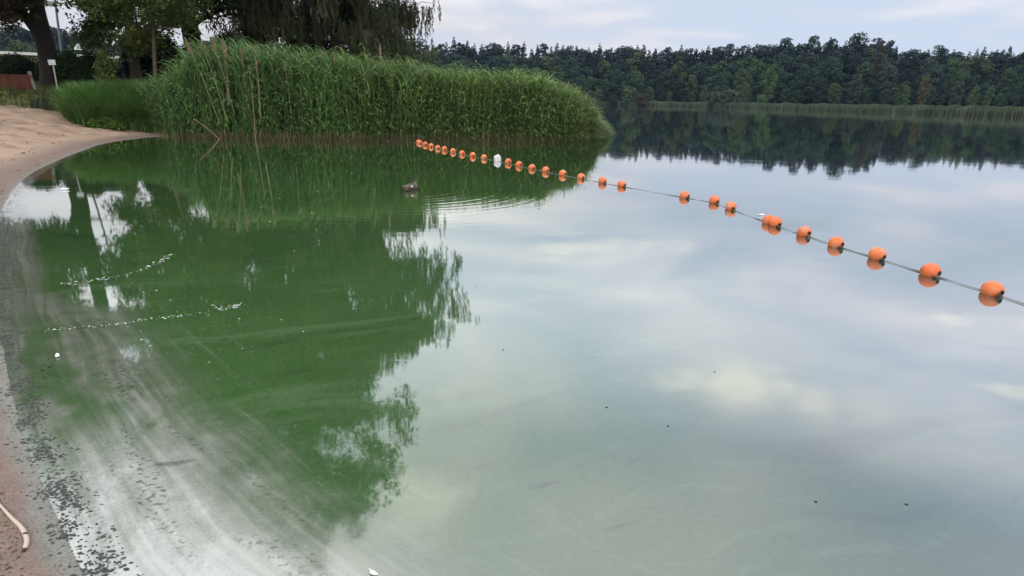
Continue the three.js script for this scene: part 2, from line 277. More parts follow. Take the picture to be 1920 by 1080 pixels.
  for (let j = 0; j < Z.length - 1; j++) for (let i = 0; i < X.length - 1; i++) {
    const x0 = X[i], x1 = X[i + 1], z0 = Z[j], z1 = Z[j + 1], mx = (x0 + x1) / 2, mz = (z0 + z1) / 2, w = inRect(mx, mz, NEAR) ? 0 : inRect(mx, mz, MID) ? 1 : 2, q = [NEAR, MID, FAR][w];
    const st = inRect(mx, mz, RIP) ? 0.03 : 1e9, nx = Math.max(1, Math.ceil((x1 - x0) / st)), nz = Math.max(1, Math.ceil((z1 - z0) / st));
    const pos = [], nor = [], uv = [], idx = [];
    for (let b = 0; b <= nz; b++) for (let a = 0; a <= nx; a++) { const x = lerp(x0, x1, a / nx), z = lerp(z0, z1, b / nz), e = 0.004, y = st < 1 ? rip(x, z) : 0; pos.push(x, y, z); const n = st < 1 ? V(-(rip(x + e, z) - rip(x - e, z)) / (2 * e), 1, -(rip(x, z + e) - rip(x, z - e)) / (2 * e)).normalize() : V(0, 1, 0); nor.push(n.x, n.y, n.z); uv.push((x - q[0]) / (q[2] - q[0]), (z - q[1]) / (q[3] - q[1])); }
    for (let b = 0; b < nz; b++) for (let a = 0; a < nx; a++) { const p = b * (nx + 1) + a, s = p + nx + 1; idx.push(p, s, p + 1, p + 1, s, s + 1); }
    const g = new THREE.BufferGeometry(); g.setAttribute('position', new THREE.Float32BufferAttribute(pos, 3)); g.setAttribute('normal', new THREE.Float32BufferAttribute(nor, 3)); g.setAttribute('uv', new THREE.Float32BufferAttribute(uv, 2)); g.setIndex(idx); parts[w].push(g);
  }
  const g = mergeGeometries(parts.map((p) => mergeGeometries(p)), true);
  tag(mesh('lake_water', g, mats), 'still green lake water with algae bloom and grey scum along the beach', null, null, 'structure');
}

/* ------------------------------------------------------------------ trees */
// leaf clusters that crowns are made of
function clusterGeo(seed, n, rad, len, wid, flat = 0.8) { const r = rng(seed), S = new Soup(); for (let i = 0; i < n; i++) { const p = randDir(r).multiplyScalar(rad * Math.cbrt(0.1 + 0.9 * r())); p.y *= flat; const d = randDir(r); d.y = d.y * 0.6 - 0.35; d.normalize(); const nn = randDir(r); nn.y += 0.7; nn.normalize(); leaf(S, p, d, nn, len * (0.7 + 0.6 * r()), wid * (0.7 + 0.6 * r())); } return S.geo(); }
function strandGeo(seed, n, L, len, wid) { const r = rng(seed), S = new Soup(), sx = (r() - 0.5) * 0.5, sz = (r() - 0.5) * 0.5; for (let s = 0; s < 3; s++) { const ox = (r() - 0.5) * 0.5, oz = (r() - 0.5) * 0.5, l = L * (0.6 + 0.5 * r()); for (let i = 0; i < n; i++) { const k = i / n, p = V(ox + sx * Math.sin(k * 2), -k * l, oz + sz * Math.sin(k * 2)), a = r() * 6.28, d = V(Math.cos(a) * 0.55, -0.9, Math.sin(a) * 0.55).normalize(), nn = randDir(r); nn.y += 0.3; leaf(S, p, d, nn.normalize(), len * (0.6 + 0.7 * r()), wid * (0.7 + 0.6 * r())); } } return S.geo(); }
const CLUSTER = [clusterGeo(11, 34, 0.62, 0.24, 0.15), clusterGeo(12, 34, 0.7, 0.26, 0.15)];
const CLUSTER_SMALL = clusterGeo(13, 30, 0.34, 0.15, 0.09);
const STRAND = strandGeo(14, 15, 1.0, 0.2, 0.055), CLUSTER_FINE = clusterGeo(16, 46, 0.6, 0.2, 0.085);

function crownMesh(geo, m, spots, seed, parent, turnAll = true, tint = 0.35) {
  const r = rng(seed), im = new THREE.InstancedMesh(geo, m, spots.length), M = new THREE.Matrix4(), Q = new THREE.Quaternion(), E = new THREE.Euler(), C = new THREE.Color();
  spots.forEach(([p, s], i) => { E.set(turnAll ? (r() - 0.5) * 1.2 : (r() - 0.5) * 0.3, r() * 6.28, turnAll ? (r() - 0.5) * 1.2 : (r() - 0.5) * 0.3); M.compose(p, Q.setFromEuler(E), V(s, s, s)); im.setMatrixAt(i, M); const k = 1 - tint / 2 + tint * r(), w = (r() - 0.5) * 0.3; C.setRGB(k * (1 + w), k, k * (1 - w * 0.6)); im.setColorAt(i, C); });
  im.name = 'crown'; im.castShadow = im.receiveShadow = true; im.userData.kind = 'stuff'; parent.add(im); return im;
}
/* a full tree: trunk, limbs that reach the crown's outline, leaf clusters on their ends */
function bigTree(o) {
  const { name, label, category = 'tree', base, H, R, r0, from, seed, lean = [0, 0], limbs, shape, bark, leafM, geo, per, drop = 0, size = [0.8, 1.3], stems = 1, spread = 0.8 } = o, r = rng(seed);
  const root = thing(name, label, category, [base.x, base.y - 0.15, base.z]);
  const wood = [], spots = [];
  for (let s = 0; s < stems; s++) {
    const sa = stems > 1 ? (s / stems) * 6.28 + r() : 0, so = stems > 1 ? 0.5 : 0, sl = stems > 1 ? 0.13 * H : 0, top = H * (stems > 1 ? 0.8 : 0.9), pts = [], rad = [];
    for (let i = 0; i <= 9; i++) { const k = i / 9; pts.push(V(so * Math.cos(sa) + Math.cos(sa) * sl * k + lean[0] * k * k + 0.012 * H * Math.sin(k * 5 + seed), top * k, so * Math.sin(sa) + Math.sin(sa) * sl * k + lean[1] * k * k + 0.012 * H * Math.cos(k * 4 + seed))); rad.push(r0 / Math.sqrt(stems) * (i === 0 ? 1.35 : 1) * Math.pow(1 - k, 0.75) + 0.03); }
    wood.push(limbGeo(pts, rad, 9));
    const curve = new THREE.CatmullRomCurve3(pts), nl = Math.round(limbs / stems);
    for (let l = 0; l < nl; l++) {
      const k = lerp(from, 0.97, (l + 0.5 * r()) / nl), p0 = curve.getPoint(k), a = l * 2.4 + r() * 0.9, hk = p0.y / H, reach = R * shape(Math.min(1, hk + 0.1)) * (0.75 + 0.35 * r()), rise = reach * (0.25 + 0.55 * hk) * (0.6 + 0.7 * r());
      const end = V(lean[0] * hk * hk + Math.cos(a) * reach, p0.y + rise, lean[1] * hk * hk + Math.sin(a) * reach); end.y = Math.min(end.y, H * 0.99);
      const mid = p0.clone().lerp(end, 0.5); mid.y += reach * 0.12; mid.x += (r() - 0.5) * reach * 0.15; mid.z += (r() - 0.5) * reach * 0.15;
      const bez = new THREE.QuadraticBezierCurve3(p0, mid, end), bp = bez.getPoints(6), br = Math.max(0.05, r0 * 0.42 * (1 - hk * 0.6)) / Math.sqrt(stems);
      wood.push(limbGeo(bp, bp.map((_, i) => br * (1 - i / 6.6)), 6));
      for (let c = 0; c < per + 3; c++) spots.push([bez.getPoint(0.7 + 0.3 * r()).add(randDir(r).multiplyScalar(0.35 * spread)), lerp(size[0], size[1], r()) * 0.9]);
      const subs = 6 + Math.floor(reach);
      for (let q = 0; q < subs; q++) {
        const f = 0.3 + 0.7 * ((q + r()) / subs), b0 = bez.getPoint(Math.min(1, f)), d = randDir(r); d.y = d.y * 0.5 + 0.25 - drop * 0.3; d.x += Math.cos(a) * 0.5; d.z += Math.sin(a) * 0.5; d.normalize();
        const sl2 = (0.22 + 0.25 * r()) * R * (0.4 + 0.6 * shape(hk)), e2 = b0.clone().addScaledVector(d, sl2), m2 = b0.clone().lerp(e2, 0.5).add(V(0, sl2 * 0.12, 0));
        wood.push(limbGeo([b0, m2, e2], [br * 0.3 * (1.1 - f * 0.6), br * 0.2, 0.012], 4));
        for (let c = 0; c < per; c++) { const g = 0.25 + 0.8 * r(), p = b0.clone().lerp(e2, g).add(randDir(r).multiplyScalar(spread * (0.3 + 0.7 * r()))); spots.push([p, lerp(size[0], size[1], r())]); }
      }
    }
  }
  mesh('trunk', mergeGeometries(wood), bark, root);
  crownMesh(geo, leafM, spots, seed + 5, root, !drop);
  return root;
}
const onLand = (px, D) => { const p = polar(px, D); p.y = heightAt(p.x, p.z); return p; };
const roundTop = (k) => Math.pow(Math.sin(Math.PI * clamp(0.12 + k * 0.84)), 0.7), wide = (k) => k < 0.5 ? 0.75 + 0.5 * k : Math.sqrt(Math.max(0.02, 1 - ((k - 0.5) / 0.52) ** 2));
const darkBark = barkMat(0.036, 0.029, 0.022);
bigTree({ name: 'poplar_tree', label: 'tallest broad dark tree standing behind the middle of the reed bed', base: onLand(478, 38.5), H: 30, R: 7.2, r0: 0.55, from: 0.2, seed: 21, limbs: 32, shape: wide, bark: darkBark, leafM: leafMat(0.062, 0.085, 0.024), geo: CLUSTER[0], per: 4, spread: 0.5 });
bigTree({ name: 'poplar_tree', label: 'dark leafy tree between the slim sapling and the tallest tree', base: onLand(378, 40), H: 25.5, R: 6.0, r0: 0.5, from: 0.16, seed: 22, limbs: 27, shape: wide, bark: darkBark, leafM: leafMat(0.05, 0.075, 0.024), geo: CLUSTER[1], per: 4, spread: 0.5 });
bigTree({ name: 'willow_tree', label: 'drooping grey green many stemmed willow ending the grove beside the open lake', base: onLand(640, 36.5), H: 17.5, R: 5.6, r0: 0.6, from: 0.22, seed: 23, limbs: 46, shape: wide, bark: darkBark, leafM: leafMat(0.075, 0.085, 0.036), geo: STRAND, per: 6, drop: 0.6, stems: 4, size: [0.7, 1.25], spread: 0.7, lean: [0.8, 0] });
bigTree({ name: 'poplar_tree', label: 'dark fine leaved multi stemmed tree between the tallest tree and the end willow', base: onLand(555, 39), H: 22, R: 5.4, r0: 0.6, from: 0.2, seed: 29, limbs: 30, shape: wide, bark: darkBark, leafM: leafMat(0.055, 0.066, 0.028), geo: CLUSTER_FINE, per: 6, stems: 3, size: [0.7, 1.3], spread: 0.55 });
bigTree({ name: 'alder_tree', label: 'yellow green leafy tree above the bank grass beside the gap of sky', base: onLand(272, 36), H: 20, R: 3.0, r0: 0.22, from: 0.13, seed: 24, limbs: 34, shape: roundTop, bark: barkMat(0.07, 0.05, 0.035), leafM: leafMat(0.11, 0.145, 0.03), geo: CLUSTER[0], per: 6, size: [0.6, 1.0] });
/* the forked tree by the beach and the copper tree beyond it are seen by their trunks */
{
  const base = onLand(97, 37), r = rng(31), root = thing('beach_tree', 'thick dark forked trunk of a tall tree beside the sign on the bank', 'tree', [base.x, base.y - 0.2, base.z]);
  const to = (px, py, D = 37) => ranged(px, py, D).sub(root.position);
  const fork = to(77, 60), wood = [], spots = [];
  wood.push(limbGeo([to(98, 160), to(95, 140), to(90, 108), to(84, 80), fork], [0.5, 0.42, 0.38, 0.37, 0.42], 12));
  const arms = [[fork, to(70, 20), to(68, -20), V(fork.x + 0.2, 14, fork.z), V(fork.x + 0.6, 20, fork.z - 0.5)], [to(82, 74), to(54, 38), to(28, 6), V(fork.x - 3.4, 11.5, fork.z + 0.6), V(fork.x - 4.6, 16, fork.z + 1)], [fork, V(fork.x + 0.6, 9.2, fork.z + 0.8), V(fork.x + 2.6, 13, fork.z + 1.6), V(fork.x + 4.2, 17.5, fork.z + 2)]];
  arms.forEach((a, ai) => {
    const c = new THREE.CatmullRomCurve3(a), pts = c.getPoints(10); wood.push(limbGeo(pts, pts.map((_, i) => [0.4, 0.3, 0.24][ai] * (1 - i / 11.5)), 9));
    for (let l = 0; l < 14; l++) { const k = 0.45 + 0.55 * ((l + r()) / 14), p0 = c.getPoint(k), an = l * 2.4 + r(), L = 3.0 + 2.6 * r(), e = p0.clone().add(V(Math.cos(an) * L, L * (0.1 + 0.5 * r()), Math.sin(an) * L)); wood.push(limbGeo([p0, p0.clone().lerp(e, 0.5).add(V(0, 0.4, 0)), e], [0.1, 0.07, 0.02], 5)); for (let q = 0; q < 64; q++) { const g = 0.3 + 0.75 * r(); spots.push([p0.clone().lerp(e, g).add(randDir(r).multiplyScalar(1.15 * r())), 0.7 + 0.6 * r()]); } }
  });
  for (const [px, py, n] of [[16, 4, 40], [4, 14, 50], [54, -4, 16], [40, -18, 60]]) { const p = to(px, py, 36.5); for (let q = 0; q < n; q++) spots.push([p.clone().add(randDir(r).multiplyScalar(0.75 * r())), 0.4 + 0.45 * r()]); }
  const clear = spots.filter(([p]) => { const w = p.clone().add(root.position), px = 960 + FOC * Math.tan(Math.atan2(w.x, -w.z)) * 1.085; return !(px > 66 && w.y < 9.9); });
  mesh('trunk', mergeGeometries(wood), darkBark, root); crownMesh(CLUSTER[0], leafMat(0.055, 0.075, 0.022), clear, 33, root);
}
bigTree({ name: 'copper_beech', label: 'reddish brown leafed tree hanging over the red board fence', base: onLand(-74, 34), H: 12, R: 2.3, r0: 0.3, from: 0.22, seed: 36, limbs: 30, shape: wide, bark: darkBark, leafM: leafMat(0.085, 0.05, 0.024), geo: CLUSTER[1], per: 7, size: [0.5, 0.9] });
/* slim sapling at the reeds */
{
  const b = ground(290, 175, 0.6), D = Math.hypot(b.x, b.z), base = onLand(290, 31), root = thing('sapling', 'slim reddish stemmed sapling at the landward end of the reed bed', 'tree', [base.x, base.y - 0.1, base.z]), r = rng(38), to = (px, py) => ranged(px, py, 31).sub(root.position), spots = [], wood = [];
  const pts = [V(0, 0, 0), to(290, 120), to(288, 70), to(287, 20), to(287, -40)]; wood.push(limbGeo(pts, [0.085, 0.075, 0.065, 0.05, 0.02], 8));
  const c = new THREE.CatmullRomCurve3(pts); for (let l = 0; l < 16; l++) { const p0 = c.getPoint(0.5 + 0.5 * l / 16), a = l * 2.4, L = 1.3 + 0.8 * r(), e = p0.clone().add(V(Math.cos(a) * L, 0.6 * L, Math.sin(a) * L)); wood.push(limbGeo([p0, e], [0.035, 0.008], 5)); for (let q = 0; q < 16; q++) spots.push([p0.clone().lerp(e, 0.4 + 0.7 * r()).add(randDir(r).multiplyScalar(0.5 * r())), 0.8 + 0.5 * r()]); }
  mesh('trunk', mergeGeometries(wood), barkMat(0.12, 0.075, 0.055), root); crownMesh(CLUSTER_SMALL, leafMat(0.07, 0.10, 0.022), spots, 39, root);
}
/* shrubs behind the bank grass */
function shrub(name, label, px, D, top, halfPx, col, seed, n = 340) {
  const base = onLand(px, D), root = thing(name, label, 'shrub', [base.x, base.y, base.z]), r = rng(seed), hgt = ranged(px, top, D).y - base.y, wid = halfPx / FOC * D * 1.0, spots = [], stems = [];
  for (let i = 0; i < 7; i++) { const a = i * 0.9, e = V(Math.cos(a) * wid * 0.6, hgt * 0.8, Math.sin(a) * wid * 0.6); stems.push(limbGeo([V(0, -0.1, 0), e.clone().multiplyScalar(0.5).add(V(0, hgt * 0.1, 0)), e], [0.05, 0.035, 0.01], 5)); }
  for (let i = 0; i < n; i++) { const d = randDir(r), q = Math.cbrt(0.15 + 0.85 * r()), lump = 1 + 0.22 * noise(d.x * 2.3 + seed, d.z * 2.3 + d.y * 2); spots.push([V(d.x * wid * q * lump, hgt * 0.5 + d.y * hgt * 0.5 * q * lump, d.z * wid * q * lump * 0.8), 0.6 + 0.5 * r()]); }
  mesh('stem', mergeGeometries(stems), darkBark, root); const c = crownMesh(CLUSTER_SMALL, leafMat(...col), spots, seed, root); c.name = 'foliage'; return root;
}
shrub('shrub', 'dark rounded shrub behind the red board fence', 44, 41, 106, 24, [0.035, 0.055, 0.02], 41, 420);
shrub('shrub', 'dark hedge shrub just beyond the forked trunk', 108, 40, 117, 18, [0.03, 0.048, 0.02], 42);
shrub('shrub', 'mid green shrub with a pointed top in front of the flat roofed building', 140, 37, 103, 22, [0.045, 0.08, 0.02], 43, 420);
shrub('shrub', 'very dark shrub between the pointed shrub and the pale sprig', 190, 39, 103, 30, [0.025, 0.042, 0.016], 44, 420);
shrub('shrub', 'pale yellow green sprig of leaves against dark shrubs', 208, 33, 92, 8, [0.13, 0.17, 0.045], 45, 120);
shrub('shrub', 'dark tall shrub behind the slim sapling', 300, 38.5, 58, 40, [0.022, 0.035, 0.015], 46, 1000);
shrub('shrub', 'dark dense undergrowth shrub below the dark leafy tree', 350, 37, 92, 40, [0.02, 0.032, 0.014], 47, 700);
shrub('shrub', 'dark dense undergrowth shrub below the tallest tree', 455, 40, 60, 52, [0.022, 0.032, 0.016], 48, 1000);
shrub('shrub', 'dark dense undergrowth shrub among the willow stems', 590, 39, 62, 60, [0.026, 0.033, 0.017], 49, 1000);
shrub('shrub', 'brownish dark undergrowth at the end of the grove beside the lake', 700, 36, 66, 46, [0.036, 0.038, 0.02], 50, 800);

/* ------------------------------------------------------------------ the far wood */
function lobeCrown(S, r, c, R, n, size, drop = 0.1) { for (let i = 0; i < n; i++) { const d = randDir(r); if (d.y < -0.55) d.y *= -0.6; d.normalize(); const p = V(c.x + d.x * R.x, c.y + d.y * R.y, c.z + d.z * R.z).addScaledVector(d, (r() - 0.6) * 0.5), nn = d.clone().addScaledVector(randDir(r), 0.65).normalize(), dir = V(0, 0, 0).crossVectors(nn, randDir(r)).normalize(); dir.y -= drop; dir.normalize(); leaf(S, p, dir, nn, size * (0.7 + 0.7 * r()), size * (0.6 + 0.5 * r())); } }
function deciduousProto(seed, H, W, nl, faces, trunk = 0.14) { const r = rng(seed), S = new Soup(); for (let l = 0; l < nl; l++) { const k = (l + 0.5) / nl, y = lerp(H * 0.1, H * 0.93, k), w = W * Math.pow(Math.sin(Math.PI * (0.16 + 0.74 * k)), 0.8), a = l * 2.4 + r(), q = w * (0.35 + 0.45 * r()), lr = W * (0.26 + 0.2 * r()); lobeCrown(S, r, V(Math.cos(a) * q, y, Math.sin(a) * q), V(lr, lr * 0.85, lr), faces, 0.62); } return { crown: S.geo(), trunk: limbGeo([V(0, -0.5, 0), V(0.1, H * 0.4, 0), V(0, H * 0.85, 0.1)], [0.3, 0.22, 0.05], 6) }; }
function spruceProto(seed, H, W) {
  const r = rng(seed), S = new Soup();
  for (let i = 0; i < 950; i++) {
    const k = 1 - Math.pow(r(), 0.62) * 0.9, y = H * (0.985 * k + 0.0), tier = 0.78 + 0.3 * Math.sin(y * 4.6 + seed), w = (W * Math.pow(Math.max(0, 1 - k), 0.8) + 0.1) * tier * (0.85 + 0.25 * r()), a = r() * 6.28, f = 0.25 + 0.6 * Math.sqrt(r()), L = 0.32 * w + 0.35;
    const d = V(Math.cos(a), -0.5 + 0.55 * k * k, Math.sin(a)).addScaledVector(randDir(r), 0.25).normalize(), nn = V(-Math.sin(a), 0.5, Math.cos(a)).addScaledVector(randDir(r), 1.0).normalize();
    leaf(S, V(Math.cos(a) * w * f, y - 0.25 * w * f, Math.sin(a) * w * f), d, nn, L * (0.65 + 0.45 * r()), 0.32 + 0.16 * w);
  }
  for (let i = 0; i < 46; i++) { const a = r() * 6.28, k = Math.sqrt(r()); leaf(S, V(0, H * (0.975 - 0.17 * k), 0), V(Math.cos(a), 0.9 - 0.6 * k, Math.sin(a)).normalize(), randDir(r), 0.45 + 0.85 * k, 0.42); }
  return { crown: S.geo(), trunk: limbGeo([V(0, -0.5, 0), V(0, H * 0.5, 0), V(0, H * 0.97, 0)], [0.3, 0.18, 0.05], 6) };
}
function pineProto(seed, H, W) { const r = rng(seed), S = new Soup(), wood = [limbGeo([V(0, -0.5, 0), V(0.2, H * 0.5, 0), V(0, H * 0.93, 0.2)], [0.28, 0.2, 0.06], 6)]; for (let l = 0; l < 13; l++) { const k = l / 12, y = lerp(H * 0.5, H * 0.95, k), a = l * 2.4 + r(), q = W * (1 - k * 0.75) * (0.5 + 0.5 * r()), lr = 0.9 + 0.9 * r() * (1 - 0.4 * k); lobeCrown(S, r, V(Math.cos(a) * q, y + 0.4, Math.sin(a) * q), V(lr * 1.2, lr * 0.65, lr * 1.2), 110, 0.5, -0.2); wood.push(limbGeo([V(0, y - 0.6, 0), V(Math.cos(a) * q, y + 0.3, Math.sin(a) * q)], [0.1, 0.03], 4)); } return { crown: S.geo(), trunk: mergeGeometries(wood) }; }
const farBark = mat(0.06, 0.05, 0.042);
const TONES = { conifer: [[0.014, 0.027, 0.022], [0.018, 0.032, 0.023], [0.013, 0.025, 0.023], [0.021, 0.034, 0.025]], leafy: [[0.028, 0.054, 0.023], [0.042, 0.078, 0.028], [0.018, 0.036, 0.021], [0.054, 0.08, 0.028], [0.042, 0.06, 0.038], [0.027, 0.055, 0.034]], pale: [[0.06, 0.105, 0.03]], grey: [[0.045, 0.062, 0.042]], yellow: [[0.085, 0.08, 0.03]], brown: [[0.046, 0.04, 0.028]] };
const toneM = Object.fromEntries(Object.entries(TONES).map(([k, l]) => [k, l.map((c) => mat(...c, 0.95, { side: THREE.DoubleSide }))]));
const PROTO = { spruce: [spruceProto(61, 22, 3.3), spruceProto(62, 22, 2.9), spruceProto(63, 22, 3.9)], pine: [pineProto(64, 22, 3.0), pineProto(65, 22, 2.4), pineProto(69, 22, 3.4)], deciduous: [deciduousProto(66, 16, 4.6, 18, 140), deciduousProto(67, 16, 3.8, 16, 140), deciduousProto(68, 16, 5.2, 20, 140)], bush: [deciduousProto(70, 5, 3.2, 9, 60), deciduousProto(71, 5, 2.6, 8, 60)] };
const protoThings = {};
let farTrees = 0;
function farTree(kind, variant, tone, x, z, H, label, group, wideness = 1, category) {
  const key = kind + variant, p = PROTO[kind][variant], base = { spruce: 22, pine: 22, deciduous: 16, bush: 5 }[kind]; let root;
  const nm = { spruce: 'spruce_tree', pine: 'pine_tree', deciduous: 'broadleaf_tree', bush: 'lakeside_bush' }[kind];
  if (!protoThings[key]) { root = thing(nm, label, category || (kind === 'bush' ? 'bush' : 'tree')); mesh('trunk', p.trunk, farBark, root); mesh('crown', p.crown, tone, root); protoThings[key] = root; } else { root = copy(protoThings[key], label, nm); root.children[1].material = tone; if (category) root.userData.category = category; }
  if (group) root.userData.group = group; else delete root.userData.group;
  const s = H / base, r = rng(farTrees++ * 7 + 5); root.position.set(x, Math.max(-0.1, heightAt(x, z)) - 0.1, z); root.scale.set(s * wideness, s, s * wideness); root.rotation.set(0, r() * 6.28, (r() - 0.5) * 0.05);
  return root;
}
// skyline height of the wood (photo rows) by direction
const skyTop = (px) => { const t = [[-60, 38], [20, 40], [60, 38], [100, 52], [160, 42], [200, 50], [400, 62], [760, 74], [860, 68], [1000, 75], [1100, 80], [1200, 78], [1290, 84], [1400, 76], [1500, 70], [1600, 68], [1660, 82], [1760, 82], [1850, 88], [2000, 90]]; for (let i = 1; i < t.length; i++) if (px <= t[i][0]) return lerp(t[i - 1][1], t[i][1], (px - t[i - 1][0]) / (t[i][0] - t[i - 1][0])); return 90; };
const woodDist = (px) => px < 300 ? 235 : px < 1140 ? lerp(270, 285, clamp((px - 760) / 380)) : lerp(285, 262, clamp((px - 1140) / 860));
{
  const r = rng(91), zoneOf = (px) => px < 250 ? 'behind the flat roofed building' : px < 900 ? 'above the reeds by the willow' : px < 1140 ? 'above the low end of the reeds' : px < 1290 ? 'by the reddish lakeside bushes' : px < 1420 ? 'behind the grey lakeside bush' : px < 1560 ? 'beside the pale narrow tree' : px < 1700 ? 'before the yellowing birch' : px < 1800 ? 'behind the yellowing birch' : 'by the twin pale bushes';
  const put = (px, D, kind, H, tone) => { const p = polar(px, D), z = zoneOf(px), ti = Math.floor(r() * (kind === 'deciduous' ? 6 : 4)), wd = 0.9 + 0.35 * r(); const what = (wd > 1.07 ? 'broad ' : 'slim ') + (kind === 'deciduous' ? ['mid green', 'fresh green', 'dark green', 'light olive', 'grey green', 'bluish green'] : ['dark', 'dull green', 'blackish', 'greenish'])[ti] + { spruce: ' pointed spruce of the far skyline ', pine: ' ragged pine of the far skyline ', deciduous: ' rounded far tree ' }[kind]; farTree(kind, Math.floor(r() * 3), tone || toneM[kind === 'deciduous' ? 'leafy' : 'conifer'][ti], p.x, p.z, H, what + z, { spruce: 'spruces ', pine: 'pines ', deciduous: 'front trees ' }[kind] + 'of the far wood ' + z, wd); };
  const span = (a, b, step, fn) => { for (let px = a; px < b; px += step * (0.75 + 0.5 * r())) fn(px); };
  const rows = (a, b, k = 1) => {
    span(a, b, 11.5 * k, (px) => { const D = woodDist(px) + 26 + 22 * r(), top = skyTop(px) + (r() < 0.3 ? -4 : 4) + 12 * r(), H = ranged(px, top, D).y - heightAt(polar(px, D).x, polar(px, D).z); put(px, D, r() < 0.7 ? 'spruce' : 'pine', H); });
    span(a, b, 24 * k, (px) => { const D = woodDist(px) + 10 + 10 * r(), H = ranged(px, skyTop(px) + 18 + 26 * r(), D).y - 1; put(px, D, r() < 0.72 ? 'deciduous' : 'spruce', H); });
    span(a, b, 24 * k, (px) => { const D = woodDist(px) - 8 * r(), H = ranged(px, skyTop(px) + 40 + 42 * r(), D).y - 0.6; put(px, D, 'deciduous', Math.max(7, H)); });
    span(a, b, 30 * k, (px) => { const D = woodDist(px) - 12 - 8 * r(), H = ranged(px, skyTop(px) + 78 + 30 * r(), D).y - 0.4; put(px, D, 'deciduous', Math.max(4, H)); });
  };
  rows(755, 1960); rows(10, 215, 1.15);
  // trees one can single out
  const single = (px, top, D, kind, v, tone, label, w = 1) => { const p = polar(px, D); farTree(kind, v, tone, p.x, p.z, ranged(px, top, D).y - heightAt(p.x, p.z), label, null, w); };
  single(1438, 118, 246, 'deciduous', 1, toneM.pale[0], 'pale green narrow tree standing alone before the dark far wood', 0.75);
  single(1425, 178, 232, 'bush', 1, toneM.pale[0], 'pale green bush at the foot of the pale green narrow tree', 0.9);
  single(1394, 152, 240, 'deciduous', 1, mat(0.055, 0.095, 0.028, 0.95, { side: THREE.DoubleSide }), 'small bright green tree beside the grey lakeside bush', 0.7);
  single(1726, 138, 228, 'deciduous', 1, toneM.yellow[0], 'yellowing birch with brownish top on the far shore', 0.7);
  single(1540, 66, 285, 'spruce', 0, toneM.conifer[0], 'tall dark spruce, second highest top of the far wood', 1.0);
  single(1589, 63, 285, 'pine', 2, toneM.conifer[3], 'highest rounded treetop of the far wood', 1.2);
  single(1500, 68, 286, 'spruce', 2, toneM.conifer[1], 'broad dark spruce whose top stands next to the two highest', 1.0);
  single(1695, 160, 226, 'deciduous', 0, toneM.pale[0], 'bright green round tree beside the yellowing birch', 0.8);
  single(1822, 161, 215, 'deciduous', 2, toneM.pale[0], 'pale willow bush with twin tops, the one nearer the yellowing birch', 0.75);
  single(1850, 162, 213, 'deciduous', 0, mat(0.06, 0.1, 0.04, 0.95, { side: THREE.DoubleSide }), 'pale willow bush with twin tops, the one farther from the yellowing birch', 0.75);
  single(1790, 150, 222, 'deciduous', 1, toneM.grey[0], 'greyish rounded willow between the birch and the twin pale bushes', 1.0);
  single(1368, 172, 216, 'bush', 0, toneM.grey[0], 'round grey bush overhanging the far reed belt', 1.2);
  single(1340, 174, 224, 'bush', 1, toneM.grey[0], 'grey green bush beside the overhanging round grey bush', 1.1);
  single(1202, 180, 256, 'bush', 1, toneM.brown[0], 'low reddish brown bush by the far shore', 1.3);
  single(1150, 182, 272, 'bush', 1, toneM.brown[0], 'low reddish brown bush close to the end of the reed bed', 1.3);
  single(1180, 168, 266, 'bush', 0, toneM.leafy[3], 'round green bush between two reddish bushes on the far shore', 1.0);
  single(1632, 82, 270, 'pine', 1, toneM.brown[0], 'brownish thin pine beside the highest treetops', 1.0);
  // the rest of the wood, one mass behind
  const wood = thing('far_forest', 'continuous dark wood filling the gaps behind the far shore trees', null); wood.userData.kind = 'stuff';
  const lists = [[PROTO.spruce[1].crown, toneM.conifer[2], []], [PROTO.deciduous[0].crown, toneM.leafy[2], []], [PROTO.bush[0].crown, toneM.leafy[2], []]];
  for (let i = 0; i < 260; i++) { const px = lerp(740, 2100, (i + r()) / 260), D = woodDist(px) + 4 + 16 * r(), p = polar(px, D); lists[2][2].push([p.x, heightAt(p.x, p.z) - 0.3, p.z, 0.8 + 0.4 * r(), 1.2 + 0.5 * r(), r() * 6.28]); }
  const add = (a, b, n) => { for (let i = 0; i < n; i++) { const px = lerp(a, b, (i + r()) / n), w = r() < 0.6 ? 0 : 1, D = woodDist(px) + 8 + 50 * r(), p = polar(px, D), y = heightAt(p.x, p.z) - 0.2, H = (ranged(px, skyTop(px) + (D > woodDist(px) + 30 ? 10 : 30) + 20 * r(), D).y - y); lists[w][2].push([p.x, y, p.z, H / (w ? 16 : 22), 1.15 + 0.5 * r(), r() * 6.28]); } };
  add(750, 2150, 240); add(-200, 260, 90); add(260, 750, 60);
  lists.forEach(([g, m, l]) => { const im = new THREE.InstancedMesh(g, m, l.length), M = new THREE.Matrix4(); l.forEach(([x, y, z, s, w, a], i) => im.setMatrixAt(i, M.compose(V(x, y, z), new THREE.Quaternion().setFromAxisAngle(V(0, 1, 0), a), V(s * w, s, s * w)))); im.name = 'forest_trees'; im.userData.kind = 'stuff'; im.castShadow = im.receiveShadow = true; wood.add(im); });
}

